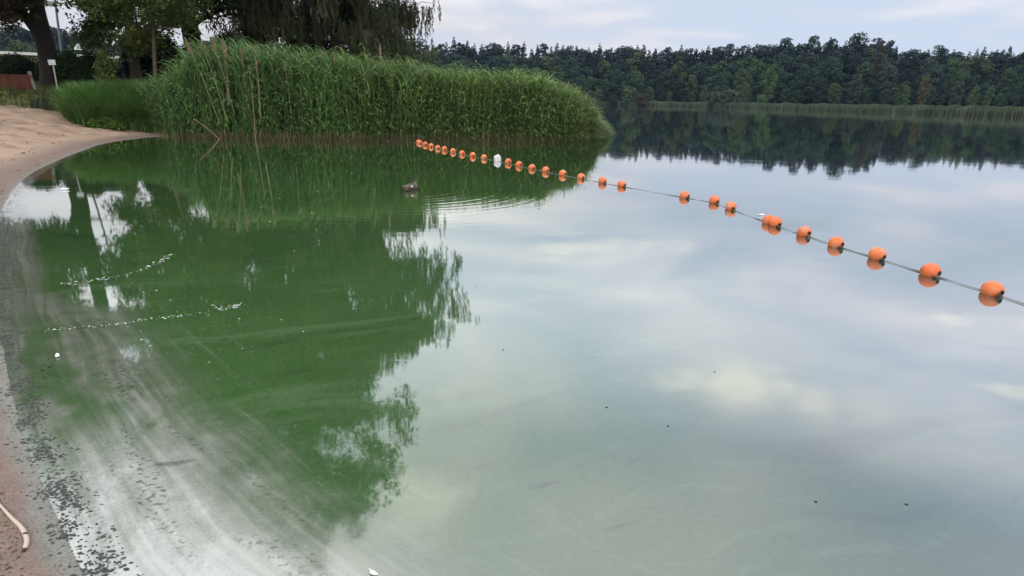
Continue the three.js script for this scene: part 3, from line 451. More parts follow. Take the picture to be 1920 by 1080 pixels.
/* ------------------------------------------------------------------ reeds */
function bladeStrip(S, base, az, rise, L, w, c0, c1, seg = 4) { const side = V(-Math.sin(az), 0, Math.cos(az)); let p = base.clone(), el = rise; const step = L / seg; let l0 = p.clone().addScaledVector(side, w * 0.4), r0 = p.clone().addScaledVector(side, -w * 0.4); for (let i = 1; i <= seg; i++) { p = p.clone().add(V(Math.cos(az) * Math.cos(el) * step, Math.sin(el) * step, Math.sin(az) * Math.cos(el) * step)); el -= (rise > 1.35 ? 0.18 : 0.36) + 0.3 * i / seg; const k = i / seg, ww = w * 0.5 * (1 - k * k) + 0.002, l1 = p.clone().addScaledVector(side, ww), r1 = p.clone().addScaledVector(side, -ww), c = c0.map((v, q) => lerp(v, c1[q], k)); S.quad(l0, l1, r1, r0, c); l0 = l1; r0 = r1; } }
function reedGeo(seed, leaves, height = 1) {             // a stalk three metres tall
  const r = rng(seed), S = new Soup(), H = 3 * height, bend = (r() - 0.5) * 0.35, bz = (r() - 0.5) * 0.35, at = (k) => V(bend * k * k, H * k, bz * k * k);
  const straw = [0.2, 0.165, 0.085], green = [0.068, 0.137, 0.035], tip = [0.14, 0.225, 0.072];
  for (let i = 0; i < 5; i++) { const K = [0, 0.085, 0.3, 0.55, 0.78, 0.94], k0 = K[i], k1 = K[i + 1], c = i < 1 ? straw : green, w = 0.012 * (1 - k0 * 0.6); for (let q = 0; q < 3; q++) { const a = q * 2.1, b = a + 2.1, o = (t, k) => at(k).add(V(Math.cos(t) * w, 0, Math.sin(t) * w)); S.quad(o(a, k0), o(b, k0), o(b, k1), o(a, k1), c); } }
  for (let i = 0; i < leaves; i++) { const k = 0.08 + 0.88 * Math.pow((i + r() * 0.6) / leaves, 0.85), v = 0.5 + 1.05 * r() * r() + 0.2 * r(); bladeStrip(S, at(k * 0.96), r() < 0.6 ? (r() - 0.5) * 2.4 : r() * 6.28, 1.08 + 0.34 * r(), (0.6 + 0.5 * r()) * (k > 0.85 ? 0.9 : 1), 0.041, (k < 0.12 && r() < 0.5 ? straw : green).map((x) => x * v), tip.map((x) => x * v)); }
  return S.geo();
}
function dryGeo(seed) { const r = rng(seed), S = new Soup(), straw = [0.30, 0.245, 0.14]; for (let i = 0; i < 5; i++) { const x = (r() - 0.5) * 0.35, z = (r() - 0.5) * 0.35, h = 0.14 + 0.55 * r() * r(), lx = (r() - 0.5) * 0.3, v = 0.5 + 0.8 * r(), c = straw.map((q) => q * v), w = 0.008; for (let q = 0; q < 2; q++) { const a = q * 1.6, s = V(Math.cos(a) * w, 0, Math.sin(a) * w); S.quad(V(x, 0, z).sub(s), V(x, 0, z).add(s), V(x + lx, h, z).add(s), V(x + lx, h, z).sub(s), c); } if (r() < 0.5) bladeStrip(S, V(x + lx * 0.6, h * 0.6, z), r() * 6.28, 0.8, 0.3, 0.02, c, c, 3); } return S.geo(); }
const reedMat = new THREE.MeshPhysicalMaterial({ vertexColors: true, roughness: 0.8, specularIntensity: 0.5, transmission: 0.3, thickness: 0, side: THREE.DoubleSide });
const topRow = (px) => { const t = [[250, 168], [300, 148], [330, 132], [352, 112], [372, 88], [400, 74], [470, 80], [540, 90], [600, 97], [680, 107], [760, 115], [850, 129], [940, 135], [1000, 139], [1045, 152], [1080, 168], [1105, 192], [1125, 222], [1150, 240]]; if (px <= t[0][0]) return t[0][1]; for (let i = 1; i < t.length; i++) if (px <= t[i][0]) return lerp(t[i - 1][1], t[i][1], (px - t[i - 1][0]) / (t[i][0] - t[i - 1][0])); return 240; };
const frontRow = (px) => { const t = [[230, 238], [270, 252], [310, 257], [360, 259], [430, 261], [600, 264], [800, 265.5], [1000, 266], [1085, 265], [1112, 262], [1135, 256], [1150, 250]]; if (px <= t[0][0]) return t[0][1]; for (let i = 1; i < t.length; i++) if (px <= t[i][0]) return lerp(t[i - 1][1], t[i][1], (px - t[i - 1][0]) / (t[i][0] - t[i - 1][0])); return 250; };
function instanced(name, geo, m, list, parent) { const im = new THREE.InstancedMesh(geo, m, list.length), M = new THREE.Matrix4(), Q = new THREE.Quaternion(), E = new THREE.Euler(), C = new THREE.Color(); list.forEach((q, i) => { E.set(q.tx || 0, q.a, q.tz || 0, 'YXZ'); im.setMatrixAt(i, M.compose(V(q.x, q.y, q.z), Q.setFromEuler(E), V(q.w ?? q.s, q.s, q.w ?? q.s))); C.setRGB(...(q.c || [1, 1, 1])); im.setColorAt(i, C); }); im.name = name; im.userData.kind = 'stuff'; im.castShadow = im.receiveShadow = true; parent.add(im); return im; }
{
  const r = rng(101), bed = thing('reed_bed', 'dense tall green reed bed standing in the water along the bank', null); bed.userData.kind = 'stuff';
  const sorts = [reedGeo(111, 11), reedGeo(112, 13), reedGeo(113, 10), reedGeo(114, 13), reedGeo(115, 12)].map((g) => [g, []]), dry = [dryGeo(121), dryGeo(122)].map((g) => [g, []]);
  for (let i = 0; i < 9000; i++) {
    const px = lerp(262, 1140, r()), front = ground(px, frontRow(px)), D0 = Math.hypot(front.x, front.z), deepest = lerp(6.5, 3.0, sstep(700, 1100, px)) * sstep(1150, 1090, px) + 0.35, depth = deepest * Math.pow(r(), 1.5) + 0.12 * noise(px * 0.2, 3), p = polar(px, D0 + depth);
    const ref = D0 + Math.min(2.2, deepest * 0.6), full = ranged(px, topRow(px), ref).y, gy = Math.max(-0.35, heightAt(p.x, p.z)) - 0.05;
    const clump = 0.5 + 0.5 * noise(p.x * 0.8, p.z * 0.8), H = (full - gy) * (0.52 + 0.46 * Math.pow(r(), 0.6) + 0.09 * clump + 0.07 * noise(px * 0.05, depth)) * (depth < 0.5 ? 0.93 : 1) * sstep(-0.5, 0.5, depth + 0.4);
    const k = 1.0 + 1.0 * r() + 0.34 * noise(p.x * 0.7 + 9, p.z * 0.7), warm = (r() - 0.45) * 0.3 + 0.3 * sstep(950, 1120, px) * r() + 0.2 * sstep(480, 800, px);
    sorts[Math.floor(r() * 5)][1].push({ x: p.x, y: gy, z: p.z, s: Math.max(0.5, H) / 3, w: lerp(0.75, 1.15, r()) * (0.55 + 0.45 * Math.min(1, H / 3)), a: (r() - 0.5) * 1.6, tx: (r() - 0.5) * 0.22, tz: (r() - 0.5) * 0.26 - 0.03, c: [k * (1 + warm), k * (1 + warm * 0.35), k * 0.95] });
  }
  for (let i = 0; i < 800; i++) { const px = lerp(318, 1118, r()), f = ground(px, frontRow(px)), p = polar(px, Math.hypot(f.x, f.z) + 0.25 * (r() - 0.4)); dry[i % 2][1].push({ x: p.x, y: -0.04, z: p.z, s: 0.45 + 0.45 * r(), a: r() * 6.28 }); }
  for (const [g, l] of sorts) instanced('reed_stalks', g, reedMat, l, bed);
  for (const [g, l] of dry) instanced('dry_reed_stalks', g, reedMat, l, bed);
}
/* dry seed-head stalks that stand out from the bed */
{
  const straw = mat(0.30, 0.235, 0.14, 0.9), plumeM = mat(0.30, 0.20, 0.135, 1, { side: THREE.DoubleSide });
  const stalk = (bx, by, tx, ty, dD, plume, label) => {
    const f = ground(bx, frontRow(bx)), D = Math.hypot(f.x, f.z) + dD, a = ranged(bx, by, D), b = ranged(tx, ty, D), root = thing('seed_head_reed', label, 'reed', [a.x, a.y, a.z], 0), e = b.sub(a), r = rng(Math.round(tx * 3 + ty)), mid = e.clone().multiplyScalar(0.55).add(V(0.05 * e.y * 0.3, 0, 0));
    mesh('stem', limbGeo([V(0, 0, 0), mid, e], [0.012, 0.010, 0.007], 6), straw, root);
    const S = new Soup(), L = plume; for (let i = 0; i < 40; i++) { const k = r(), p = e.clone().add(V(0, -L * 0.8 * (1 - k), 0)).add(V((r() - 0.5) * 0.05, 0, (r() - 0.5) * 0.05)), d = V((r() - 0.3) * 0.6, 0.9 - 0.6 * r(), (r() - 0.5) * 0.6).normalize(); leaf(S, p, d, randDir(r), 0.09 + 0.07 * (1 - k), 0.028); }
    mesh('plume', S.geo(), plumeM, root);
  };
  stalk(412, 232, 352, 82, -0.1, 0.5, 'tall dry reed leaning the most, with drooping brown seed head');
  stalk(426, 225, 378, 82, -0.15, 0.3, 'dry reed leaning, second from the leaning end of the seed heads');
  stalk(440, 215, 397, 72, -0.1, 0.55, 'dry reed with the topmost brown plume over the reed bed');
  stalk(428, 200, 416, 74, -0.2, 0.6, 'upright dry reed with fat fawn plume, twin of the one beside it');
  stalk(430, 195, 421, 84, -0.25, 0.6, 'upright dry reed with fawn plume hanging lower than its twin');
  stalk(463, 200, 452, 92, -0.15, 0.5, 'dry reed with grey brown plume in the middle of the seed heads');
  stalk(479, 262, 467, 126, -0.3, 0.35, 'dry reed reaching down to the water with low fawn plume');
  stalk(487, 214, 477, 90, -0.2, 0.3, 'slender dry reed with small plume beside the orange brown one');
  stalk(489, 222, 480, 116, -0.3, 0.4, 'dry reed with orange brown plume');
  stalk(545, 210, 533, 120, -0.2, 0.25, 'thin dry reed with bent tip standing apart from the seed heads');
  stalk(628, 150, 627, 104, 0.6, 0.5, 'short pale plume above the reeds before the willow');
  stalk(714, 150, 712, 86, 0.8, 0.6, 'tall pale plume above the reeds at the end willow');
  // one broken stalk leaning over the water
  const a = ranged(412, 256, Math.hypot(ground(412, 260).x, ground(412, 260).z) - 0.25), b = ranged(362, 222, Math.hypot(ground(412, 260).x, ground(412, 260).z) - 0.25), root = thing('broken_reed', 'broken straw coloured reed stalk leaning low over the water', 'reed', [a.x, a.y, a.z]);
  const e = b.clone().sub(a); mesh('stem', limbGeo([V(0, -0.12, 0), e.clone().multiplyScalar(0.5), e], [0.02, 0.017, 0.012], 6), mat(0.33, 0.23, 0.12), root);
  const S = new Soup(); bladeStrip(S, e.clone().multiplyScalar(0.66), 0.2, 0.5, 0.45, 0.05, [1, 1, 1], [1, 1, 1]); bladeStrip(S, e.clone().multiplyScalar(0.6), 3.3, -0.2, 0.4, 0.05, [1, 1, 1], [1, 1, 1]); mesh('dry_leaf', S.geo(), mat(0.36, 0.22, 0.07, 0.9, { side: THREE.DoubleSide }), root);
}
/* grass and herbs on the bank */
function grassTuft(seed, n, h, spreadR, col) { const r = rng(seed), S = new Soup(); for (let i = 0; i < n; i++) { const a = r() * 6.28, q = Math.sqrt(r()) * spreadR, v = 0.7 + 0.6 * r(), c = col.map((x) => x * v); bladeStrip(S, V(Math.cos(a) * q, 0, Math.sin(a) * q), r() * 6.28, 1.42 + 0.1 * r(), h * (0.7 + 0.6 * r()), 0.026, c.map((x) => x * 0.8), c, 4); } return S.geo(); }
{
  const r = rng(131), bank = thing('tall_bank_grass', 'tall soft green grass on the bank between the sand and the reeds', null); bank.userData.kind = 'stuff';
  const A = [grassTuft(141, 22, 1.0, 0.2, [0.14, 0.25, 0.06]), grassTuft(142, 22, 1.0, 0.22, [0.115, 0.225, 0.05])].map((g) => [g, []]), herb = [clusterGeo(143, 40, 0.22, 0.12, 0.07), []];
  const foot = (px) => { const t = [[112, 196], [122, 226], [150, 236], [200, 240], [260, 246], [330, 256]]; for (let i = 1; i < t.length; i++) if (px <= t[i][0]) return lerp(t[i - 1][1], t[i][1], (px - t[i - 1][0]) / (t[i][0] - t[i - 1][0])); return 256; };
  const groundHit = (px, py) => { const d = rayDir(px, py); let t = 6; for (let i = 0; i < 400; i++) { const x = d.x * t, z = d.z * t; if (EYE + d.y * t < heightAt(x, z)) break; t += 0.12; } return V(d.x * t, EYE + d.y * t, d.z * t); };
  const feet = {}; for (let px = 110; px <= 340; px += 5) feet[px] = groundHit(px, foot(px));
  for (let i = 0; i < 4200; i++) {
    const px = lerp(122, 338, Math.pow(r(), 0.9)), f = feet[Math.round(px / 5) * 5], D0 = Math.hypot(f.x, f.z), D = D0 + 0.1 + 7.5 * Math.pow(r(), 1.3), p = polar(px + 2 * (r() - 0.5), D), y = Math.max(-0.05, heightAt(p.x, p.z)) - 0.03, topY = lerp(152, 146, clamp((px - 122) / 200)) + 16 * sstep(150, 118, px);
    let H = (ranged(px, topY, D0 + 3.5).y - y) * (0.62 + 0.42 * r()) * lerp(0.55, 1, sstep(0, 1.6, D - D0)) ; H = clamp(H * 0.98, 0.3, 2.2); const k = 0.7 + 0.8 * r() + 0.3 * noise(p.x, p.z);
    A[i % 2][1].push({ x: p.x, y, z: p.z, s: H, w: 0.9 + 0.4 * r(), a: r() * 6.28, tx: (r() - 0.5) * 0.25, tz: (r() - 0.5) * 0.25, c: [k * 1.02, k, k] });
  }
  for (let i = 0; i < 420; i++) { const px = 186 + 26 * (r() + r() - 1) * 1.2, f = feet[clamp(Math.round(px / 5) * 5, 110, 340)], D = Math.hypot(f.x, f.z) - 0.25 + 1.3 * r(), p = polar(px, D), k = 0.8 + 0.5 * r(); herb[1].push({ x: p.x, y: heightAt(p.x, p.z) + 0.08 + 0.42 * r() * (1 - Math.abs(px - 186) / 34), z: p.z, s: 0.7 + 0.5 * r(), a: r() * 6.28, c: [k, k, k] }); }
  for (const [g, l] of A) instanced('grass_blades', g, reedMat, l, bank);
  instanced('low_herb_leaves', herb[0], leafMat(0.11, 0.20, 0.03, 0.3), herb[1], bank);
  // short turf on the top of the beach
  const turf = thing('short_grass', 'short yellowish grass along the top of the beach below the red fence', null); turf.userData.kind = 'stuff'; const L = []; const sh = grassTuft(144, 16, 0.3, 0.2, [0.2, 0.235, 0.07]);
  for (let i = 0; i < 4600; i++) { const px = lerp(-60, 140, r()), D = lerp(22, 40, Math.sqrt(r())), p = polar(px, D), [d] = shore(p.x, p.z); if (d < 6.4 + 1.6 * fbm(p.x * 0.6, p.z * 0.6, 3) + 1.2 * r()) continue; const k = 0.6 + 0.7 * r(); L.push({ x: p.x, y: heightAt(p.x, p.z) - 0.02, z: p.z, s: 0.5 + 0.9 * r() * r(), w: 1, a: r() * 6.28, c: [k * (0.8 + 0.5 * r()), k, k] }); }
  instanced('grass_blades', sh, reedMat, L, turf);
  // tuft on the sand
  const tp = groundHit(84, 205), tuft = thing('grass_tuft', 'blue green grass tuft growing alone on the sand', 'grass tuft', [tp.x, tp.y - 0.02, tp.z]), G = grassTuft(145, 150, 0.62, 0.42, [0.075, 0.11, 0.045]); mesh('grass_blades', G, reedMat, tuft).userData.kind = 'stuff';
  const tp2 = groundHit(112, 204), tuft2 = thing('grass_tuft', 'thin yellowish grass tuft between the lone tuft and the tall bank grass', 'grass tuft', [tp2.x, tp2.y - 0.02, tp2.z]); mesh('grass_blades', grassTuft(146, 36, 0.75, 0.3, [0.13, 0.13, 0.05]), reedMat, tuft2).userData.kind = 'stuff';
}
/* far reed belt */
{
  const r = rng(151), belt = thing('far_reed_belt', 'pale green reed belt along the far shore', null); belt.userData.kind = 'stuff';
  const S = new Soup(); for (let i = 0; i < 26; i++) { const x = (r() - 0.5) * 1.5, z = (r() - 0.5) * 1.2, v = 0.65 + 0.6 * r(), c = [0.098 * v, 0.132 * v, 0.078 * v], h = 0.7 + 0.35 * r(), w = 0.05, a = r() * 3.14, s = V(Math.cos(a) * w, 0, Math.sin(a) * w), l = (r() - 0.5) * 0.3; S.quad(V(x, 0, z).sub(s), V(x, 0, z).add(s), V(x + l * 0.5, h * 0.7, z).add(s), V(x + l * 0.5, h * 0.7, z).sub(s), c.map((q, k) => q * [0.95, 0.92, 0.88][k])); S.quad(V(x + l * 0.5, h * 0.7, z).sub(s), V(x + l * 0.5, h * 0.7, z).add(s), V(x + l * 1.6, h, z).addScaledVector(s, 0.3), V(x + l * 1.6, h, z).addScaledVector(s, -0.3), c); }
  const list = []; for (let i = 0; i < 15000; i++) { const px = lerp(1090, 2040, r()), y = px < 1140 ? 196.8 : lerp(196.8, 224, (px - 1140) / 910), wl = px < 1300 ? lerp(196.8, 200, (px - 1140) / 160) : px < 1500 ? lerp(200, 205.5, (px - 1300) / 200) : px < 1700 ? lerp(205.5, 212, (px - 1500) / 200) : lerp(212, 219, (px - 1700) / 200), f = ground(px, wl), D0 = Math.hypot(f.x, f.z), D = D0 + lerp(14, 9, clamp((px - 1140) / 760)) * Math.pow(r(), 1.4) + 1.5 * noise(px * 0.02, 1), p = polar(px, D), top = ranged(px, horizonY(px) + lerp(-1.5, 1.5, clamp((px - 1140) / 760)) + 1.2 * noise(px * 0.03, 7), D0 + 3).y, y0 = Math.max(-0.2, heightAt(p.x, p.z)) - 0.1; const warm = noise(px * 0.02, 4), k = (0.75 + 0.5 * r()) * (1 + 0.35 * noise(px * 0.035, 21)); list.push({ x: p.x, y: y0, z: p.z, s: Math.max(0.5, top - y0) * (0.72 + 0.36 * r() + 0.22 * noise(px * 0.06, 11)), w: 1.1, a: r() * 6.28, c: [k * (1 + 0.16 * warm), k, k * (1 - 0.06 * warm)] }); }
  instanced('reed_stalks', S.geo(), reedMat, list, belt);
}

/* ------------------------------------------------------------------ swimming rope and its floats */
const rope = [[785, 268], [787.4, 269.4], [797.3, 272.6], [808.2, 275.7], [820.7, 279], [833.2, 281.9], [849.4, 285.8], [866.3, 289.6], [886.4, 294], [907.4, 298], [932.7, 301.7], [952.8, 306.5], [973, 311.5], [997.3, 317], [1023, 322.7], [1055, 329], [1089.5, 335.3], [1129.8, 343.4], [1165.8, 350], [1283.4, 371], [1339.2, 380.5], [1369.8, 392.6], [1440.6, 418.6], [1453, 423.5], [1507, 441.5], [1567, 462], [1643.6, 485], [1743, 516], [1858.7, 551]];
{
  const pts = [], centres = rope.map(([x, y]) => ground(x, y)), r = rng(161);
  const end = ground(1960, 584), ropeM = mat(0.13, 0.135, 0.11, 0.85), path = [ground(768, 266.5), ...centres, end, ground(2150, 650)];
  const strands = [[], []];
  for (let i = 0; i < path.length - 1; i++) { const a = path[i], b = path[i + 1], L = a.distanceTo(b), n = Math.max(2, Math.round(L / 0.12)), side = b.clone().sub(a).cross(V(0, 1, 0)).normalize(); for (let k = 0; k < n; k++) { const t = k / n, sag = Math.sin(Math.PI * t) * (L > 1.5 ? 0.034 : 0.008), open = Math.max(0, 1 - Math.min(t, 1 - t) * L / 0.45) * 0.035 * Math.sin(Math.PI * Math.min(1, Math.min(t, 1 - t) * L / 0.45 + 0.0)), p = a.clone().lerp(b, t); p.y = 0.004 - sag * 0.7 + 0.003 * noise(i + t * 7, 2); const wob = 0.012 * noise(i * 3.3 + t * 5, 9) * Math.sin(Math.PI * t); strands[0].push(p.clone().addScaledVector(side, wob + 0.0038 + open)); strands[1].push(p.clone().addScaledVector(side, wob - 0.0038 - open)); } }
  const ropeT = thing('float_rope', 'dark wet rope of two strands carrying the orange floats across the water', 'rope');
  for (const s of strands) mesh('strand', limbGeo(s, s.map(() => 0.0043), 6), ropeM, ropeT);
  // an orange float: moulded ball with a collar at each end, where the rope goes through
  const prof = []; const R = 0.079; for (let i = 0; i <= 22; i++) { const a = Math.PI * i / 22; let x = Math.sin(a) * R, y = -Math.cos(a) * R * 1.04; if (x < 0.016) { x = 0.016; y = Math.sign(y) * R * 1.02; } prof.push(new THREE.Vector2(x, y)); }
  const ballG = new THREE.LatheGeometry(prof, 28), collarG = new THREE.TorusGeometry(0.017, 0.006, 8, 16), seamG = new THREE.TorusGeometry(R * 1.0005, 0.0014, 6, 40);
  collarG.rotateX(Math.PI / 2); seamG.rotateX(Math.PI / 2);
  const fade = tex(256, (u, v) => { const a = sstep(0.1, 0.5, noise(u * 4, v * 4, 4) + 0.3 * noise(u * 12, v * 12, 12)), n = 0.93 + 0.08 * noise(u * 30, v * 30, 30); const s = sstep(0.35, 0.6, noise(u * 6 + 3, v * 5, 30)); const gr = sstep(0.2, 0.6, noise(u * 9 + 2, v * 6, 9) * 0.7 + 0.5 * noise(u * 25, v * 18, 25)) * sstep(0.75, 0.3, v); return [lerp(lerp(0.95, 0.87, a), 0.62, 0.5 * gr) * n, lerp(lerp(0.50, 0.58, a), 0.44, 0.5 * gr) * n * (1 - 0.14 * s), lerp(lerp(0.27, 0.44, a), 0.32, 0.5 * gr) * n * (1 - 0.17 * s)]; }, true, 3);
  const shades = [[1, 0.93, 0.85], [1, 1.08, 1.2], [0.94, 1.0, 1.0], [1, 0.86, 0.74]].map((c) => new THREE.MeshPhysicalMaterial({ map: fade, color: new THREE.Color().setRGB(...c), roughness: 0.55 })), orange = new THREE.MeshPhysicalMaterial({ map: fade, roughness: 0.55 }), paler = new THREE.MeshPhysicalMaterial({ map: fade, color: new THREE.Color().setRGB(0.92, 0.95, 1.12), roughness: 0.6 }), collarM = mat(0.05, 0.045, 0.04, 0.8);
  const knotM = mat(0.06, 0.055, 0.045, 0.95), stainM = mat(0.12, 0.10, 0.075, 0.95);
  const names = ['first', 'second', 'third', 'fourth', 'fifth', 'sixth', 'seventh', 'eighth', 'ninth', 'tenth'], more = ['eleventh', 'twelfth', 'thirteenth', 'fourteenth', 'fifteenth', 'sixteenth', 'seventeenth', 'eighteenth'];
  let proto = null, k = 0;
  centres.forEach((c, i) => {
    if (i === 10) return;                                                     // the white float
    let label;
    if (i < 10) label = `orange ball float, ${names[9 - i]} from the white float towards the reed bed`;
    else { const n = i - 11; label = `orange ball float, ${[...names, ...more][n]} from the white float towards the open lake`; }
    if (i === centres.length - 1) label = 'largest orange ball float in view, next to where the rope leaves the picture';
    if (i === 22) label = 'orange ball float pressed behind its neighbour, first of the touching pair'; if (i === 23) label = 'orange ball float in front of the touching pair on the rope';
    let t;
    if (!proto) { t = proto = thing('rope_float', label, 'float', [0, 0, 0], 0, 'orange floats on the swimming rope'); mesh('ball', ballG, orange, t); for (const s of [-1, 1]) { const o = mesh('collar', collarG, collarM, t); o.position.y = s * R * 1.03; } mesh('seam', seamG, orange, t); } else t = copy(proto, label);
    const a = path[i], b = path[i + 2], dir = b.clone().sub(a).normalize();
    t.position.set(c.x, [0.036, 0.031, 0.041][i % 3], c.z); const tilt = dir.clone().add(V((r() - 0.5) * 0.25, (r() - 0.5) * 0.3, (r() - 0.5) * 0.25)).normalize(); t.quaternion.setFromUnitVectors(V(0, 1, 0), tilt); t.rotateY(r() * 6.28);
    t.children[0].material = [0, 4, 11, 13, 17].includes(i) ? paler : [orange, ...shades][(i * 7) % 5]; const sc = i > 18 ? 1.0 : lerp(1.12, 1.0, i / 18); t.scale.setScalar(sc);
    // dark weed and knot on the towards-the-camera end
    if (i > 15) { const cam = V(-c.x, 0, -c.z).normalize(), kn = mesh('knot', new THREE.TorusKnotGeometry(0.013, 0.0055, 40, 6), i === 24 || i === 27 ? stainM : knotM, t); const w = V(c.x, 0.012, c.z).addScaledVector(dir, R * 0.75).addScaledVector(cam, R * 0.68).sub(t.position).applyQuaternion(t.quaternion.clone().invert()); kn.position.copy(w); kn.rotation.set(r() * 3, r() * 3, 0); }
  });
  // the white float: a square-shouldered canister
  const wc = centres[10], w = thing('canister_float', 'white canister float on the rope between the orange balls', 'float', [wc.x, 0.06, wc.z], 0.5);
  const sh = new THREE.Shape(), q = 0.085; sh.moveTo(-q + 0.03, -q); sh.lineTo(q - 0.03, -q); sh.quadraticCurveTo(q, -q, q, -q + 0.03); sh.lineTo(q, q - 0.045); sh.quadraticCurveTo(q, q, q - 0.045, q); sh.lineTo(-q + 0.045, q); sh.quadraticCurveTo(-q, q, -q, q - 0.045); sh.lineTo(-q, -q + 0.03); sh.quadraticCurveTo(-q, -q, -q + 0.03, -q);
  const body = new THREE.ExtrudeGeometry(sh, { depth: 0.13, bevelEnabled: true, bevelSize: 0.018, bevelThickness: 0.02, bevelSegments: 4, curveSegments: 6 }); body.translate(0, 0, -0.065);
  const wm = mat(0.78, 0.77, 0.74, 0.5); mesh('body', body, wm, w); const cap = mesh('cap', new THREE.CylinderGeometry(0.028, 0.03, 0.035, 16), wm, w); cap.position.set(-0.03, 0.108, 0); const hd = mesh('handle', new THREE.TorusGeometry(0.035, 0.011, 8, 18, Math.PI), wm, w); hd.position.set(0.045, 0.098, 0); w.rotation.z = 0.12; w.scale.setScalar(0.74);
}

/* ------------------------------------------------------------------ duck */
{
  const root = thing('duck', 'brown speckled duck swimming away on the green water', 'duck', [DUCK.x, -0.005, DUCK.z], 1.05); root.scale.setScalar(0.92);
  const bones = [[[-0.13, 0.05, 0], [0.05, 0.052, 0], 0.05, 0.075], [[0.05, 0.052, 0], [0.125, 0.06, 0], 0.075, 0.055], [[-0.13, 0.06, 0], [-0.21, 0.095, 0], 0.045, 0.014], [[0.115, 0.07, 0], [0.15, 0.15, 0], 0.042, 0.03], [[0.15, 0.165, 0], [0.172, 0.172, 0], 0.037, 0.028], [[0.185, 0.165, 0], [0.235, 0.155, 0], 0.016, 0.011], [[-0.12, 0.085, 0.05], [0.05, 0.082, 0.056], 0.024, 0.036], [[-0.12, 0.085, -0.05], [0.05, 0.082, -0.056], 0.024, 0.036]];
  const N = 60, half = 0.28, mc = new MarchingCubes(N, new THREE.MeshStandardMaterial(), false, false, 120000); mc.isolation = 0;
  const A = V(0, 0, 0), B = V(0, 0, 0), P = V(0, 0, 0);
  for (let k = 0; k < N; k++) for (let j = 0; j < N; j++) for (let i = 0; i < N; i++) { P.set((i - N / 2) / (N / 2) * half, (j - N / 2) / (N / 2) * half + 0.09, (k - N / 2) / (N / 2) * half); let s = 0; for (const [a, b, ra, rb] of bones) { A.set(...a); B.set(...b).sub(A); const t = clamp(P.clone().sub(A).dot(B) / B.lengthSq()), d = P.distanceTo(A.clone().addScaledVector(B, t)) - lerp(ra, rb, t); s += Math.exp(-d * 110); } mc.field[i + j * N + k * N * N] = Math.log(s + 1e-30) / 110; }
  mc.update();
  const n = mc.count, p = mc.positionArray.slice(0, n * 3), nr = mc.normalArray.slice(0, n * 3), col = new Float32Array(n * 3);
  for (let i = 0; i < n; i++) { const x = p[i * 3] * half, y = p[i * 3 + 1] * half + 0.09, z = p[i * 3 + 2] * half; p.set([x, y, z], i * 3); const sp = noise(x * 55, z * 70 + y * 60); let c = sp > 0.05 ? [0.19, 0.14, 0.09] : [0.05, 0.036, 0.025]; if (y > 0.115 && x > 0.1) c = y > 0.165 ? [0.03, 0.024, 0.018] : [0.14, 0.11, 0.075]; if (x > 0.19 && y > 0.13) c = [0.12, 0.09, 0.03]; if (y > 0.1 && x < 0.08 && x > -0.16) c = sp > 0.25 ? [0.17, 0.14, 0.1] : [0.045, 0.035, 0.027]; if (Math.abs(z) > 0.066 && x < -0.02 && x > -0.08 && y > 0.07) c = [0.5, 0.48, 0.42]; col.set(c, i * 3); }
  const g = new THREE.BufferGeometry(); g.setAttribute('position', new THREE.BufferAttribute(p, 3)); g.setAttribute('normal', new THREE.BufferAttribute(nr, 3)); g.setAttribute('color', new THREE.BufferAttribute(col, 3));
  mesh('body', g, new THREE.MeshStandardMaterial({ vertexColors: true, roughness: 0.8 }), root);
  for (const s of [-1, 1]) { const e = mesh('eye', new THREE.SphereGeometry(0.005, 8, 6), mat(0.01, 0.01, 0.01, 0.2), root); e.position.set(0.178, 0.178, s * 0.03); }
}

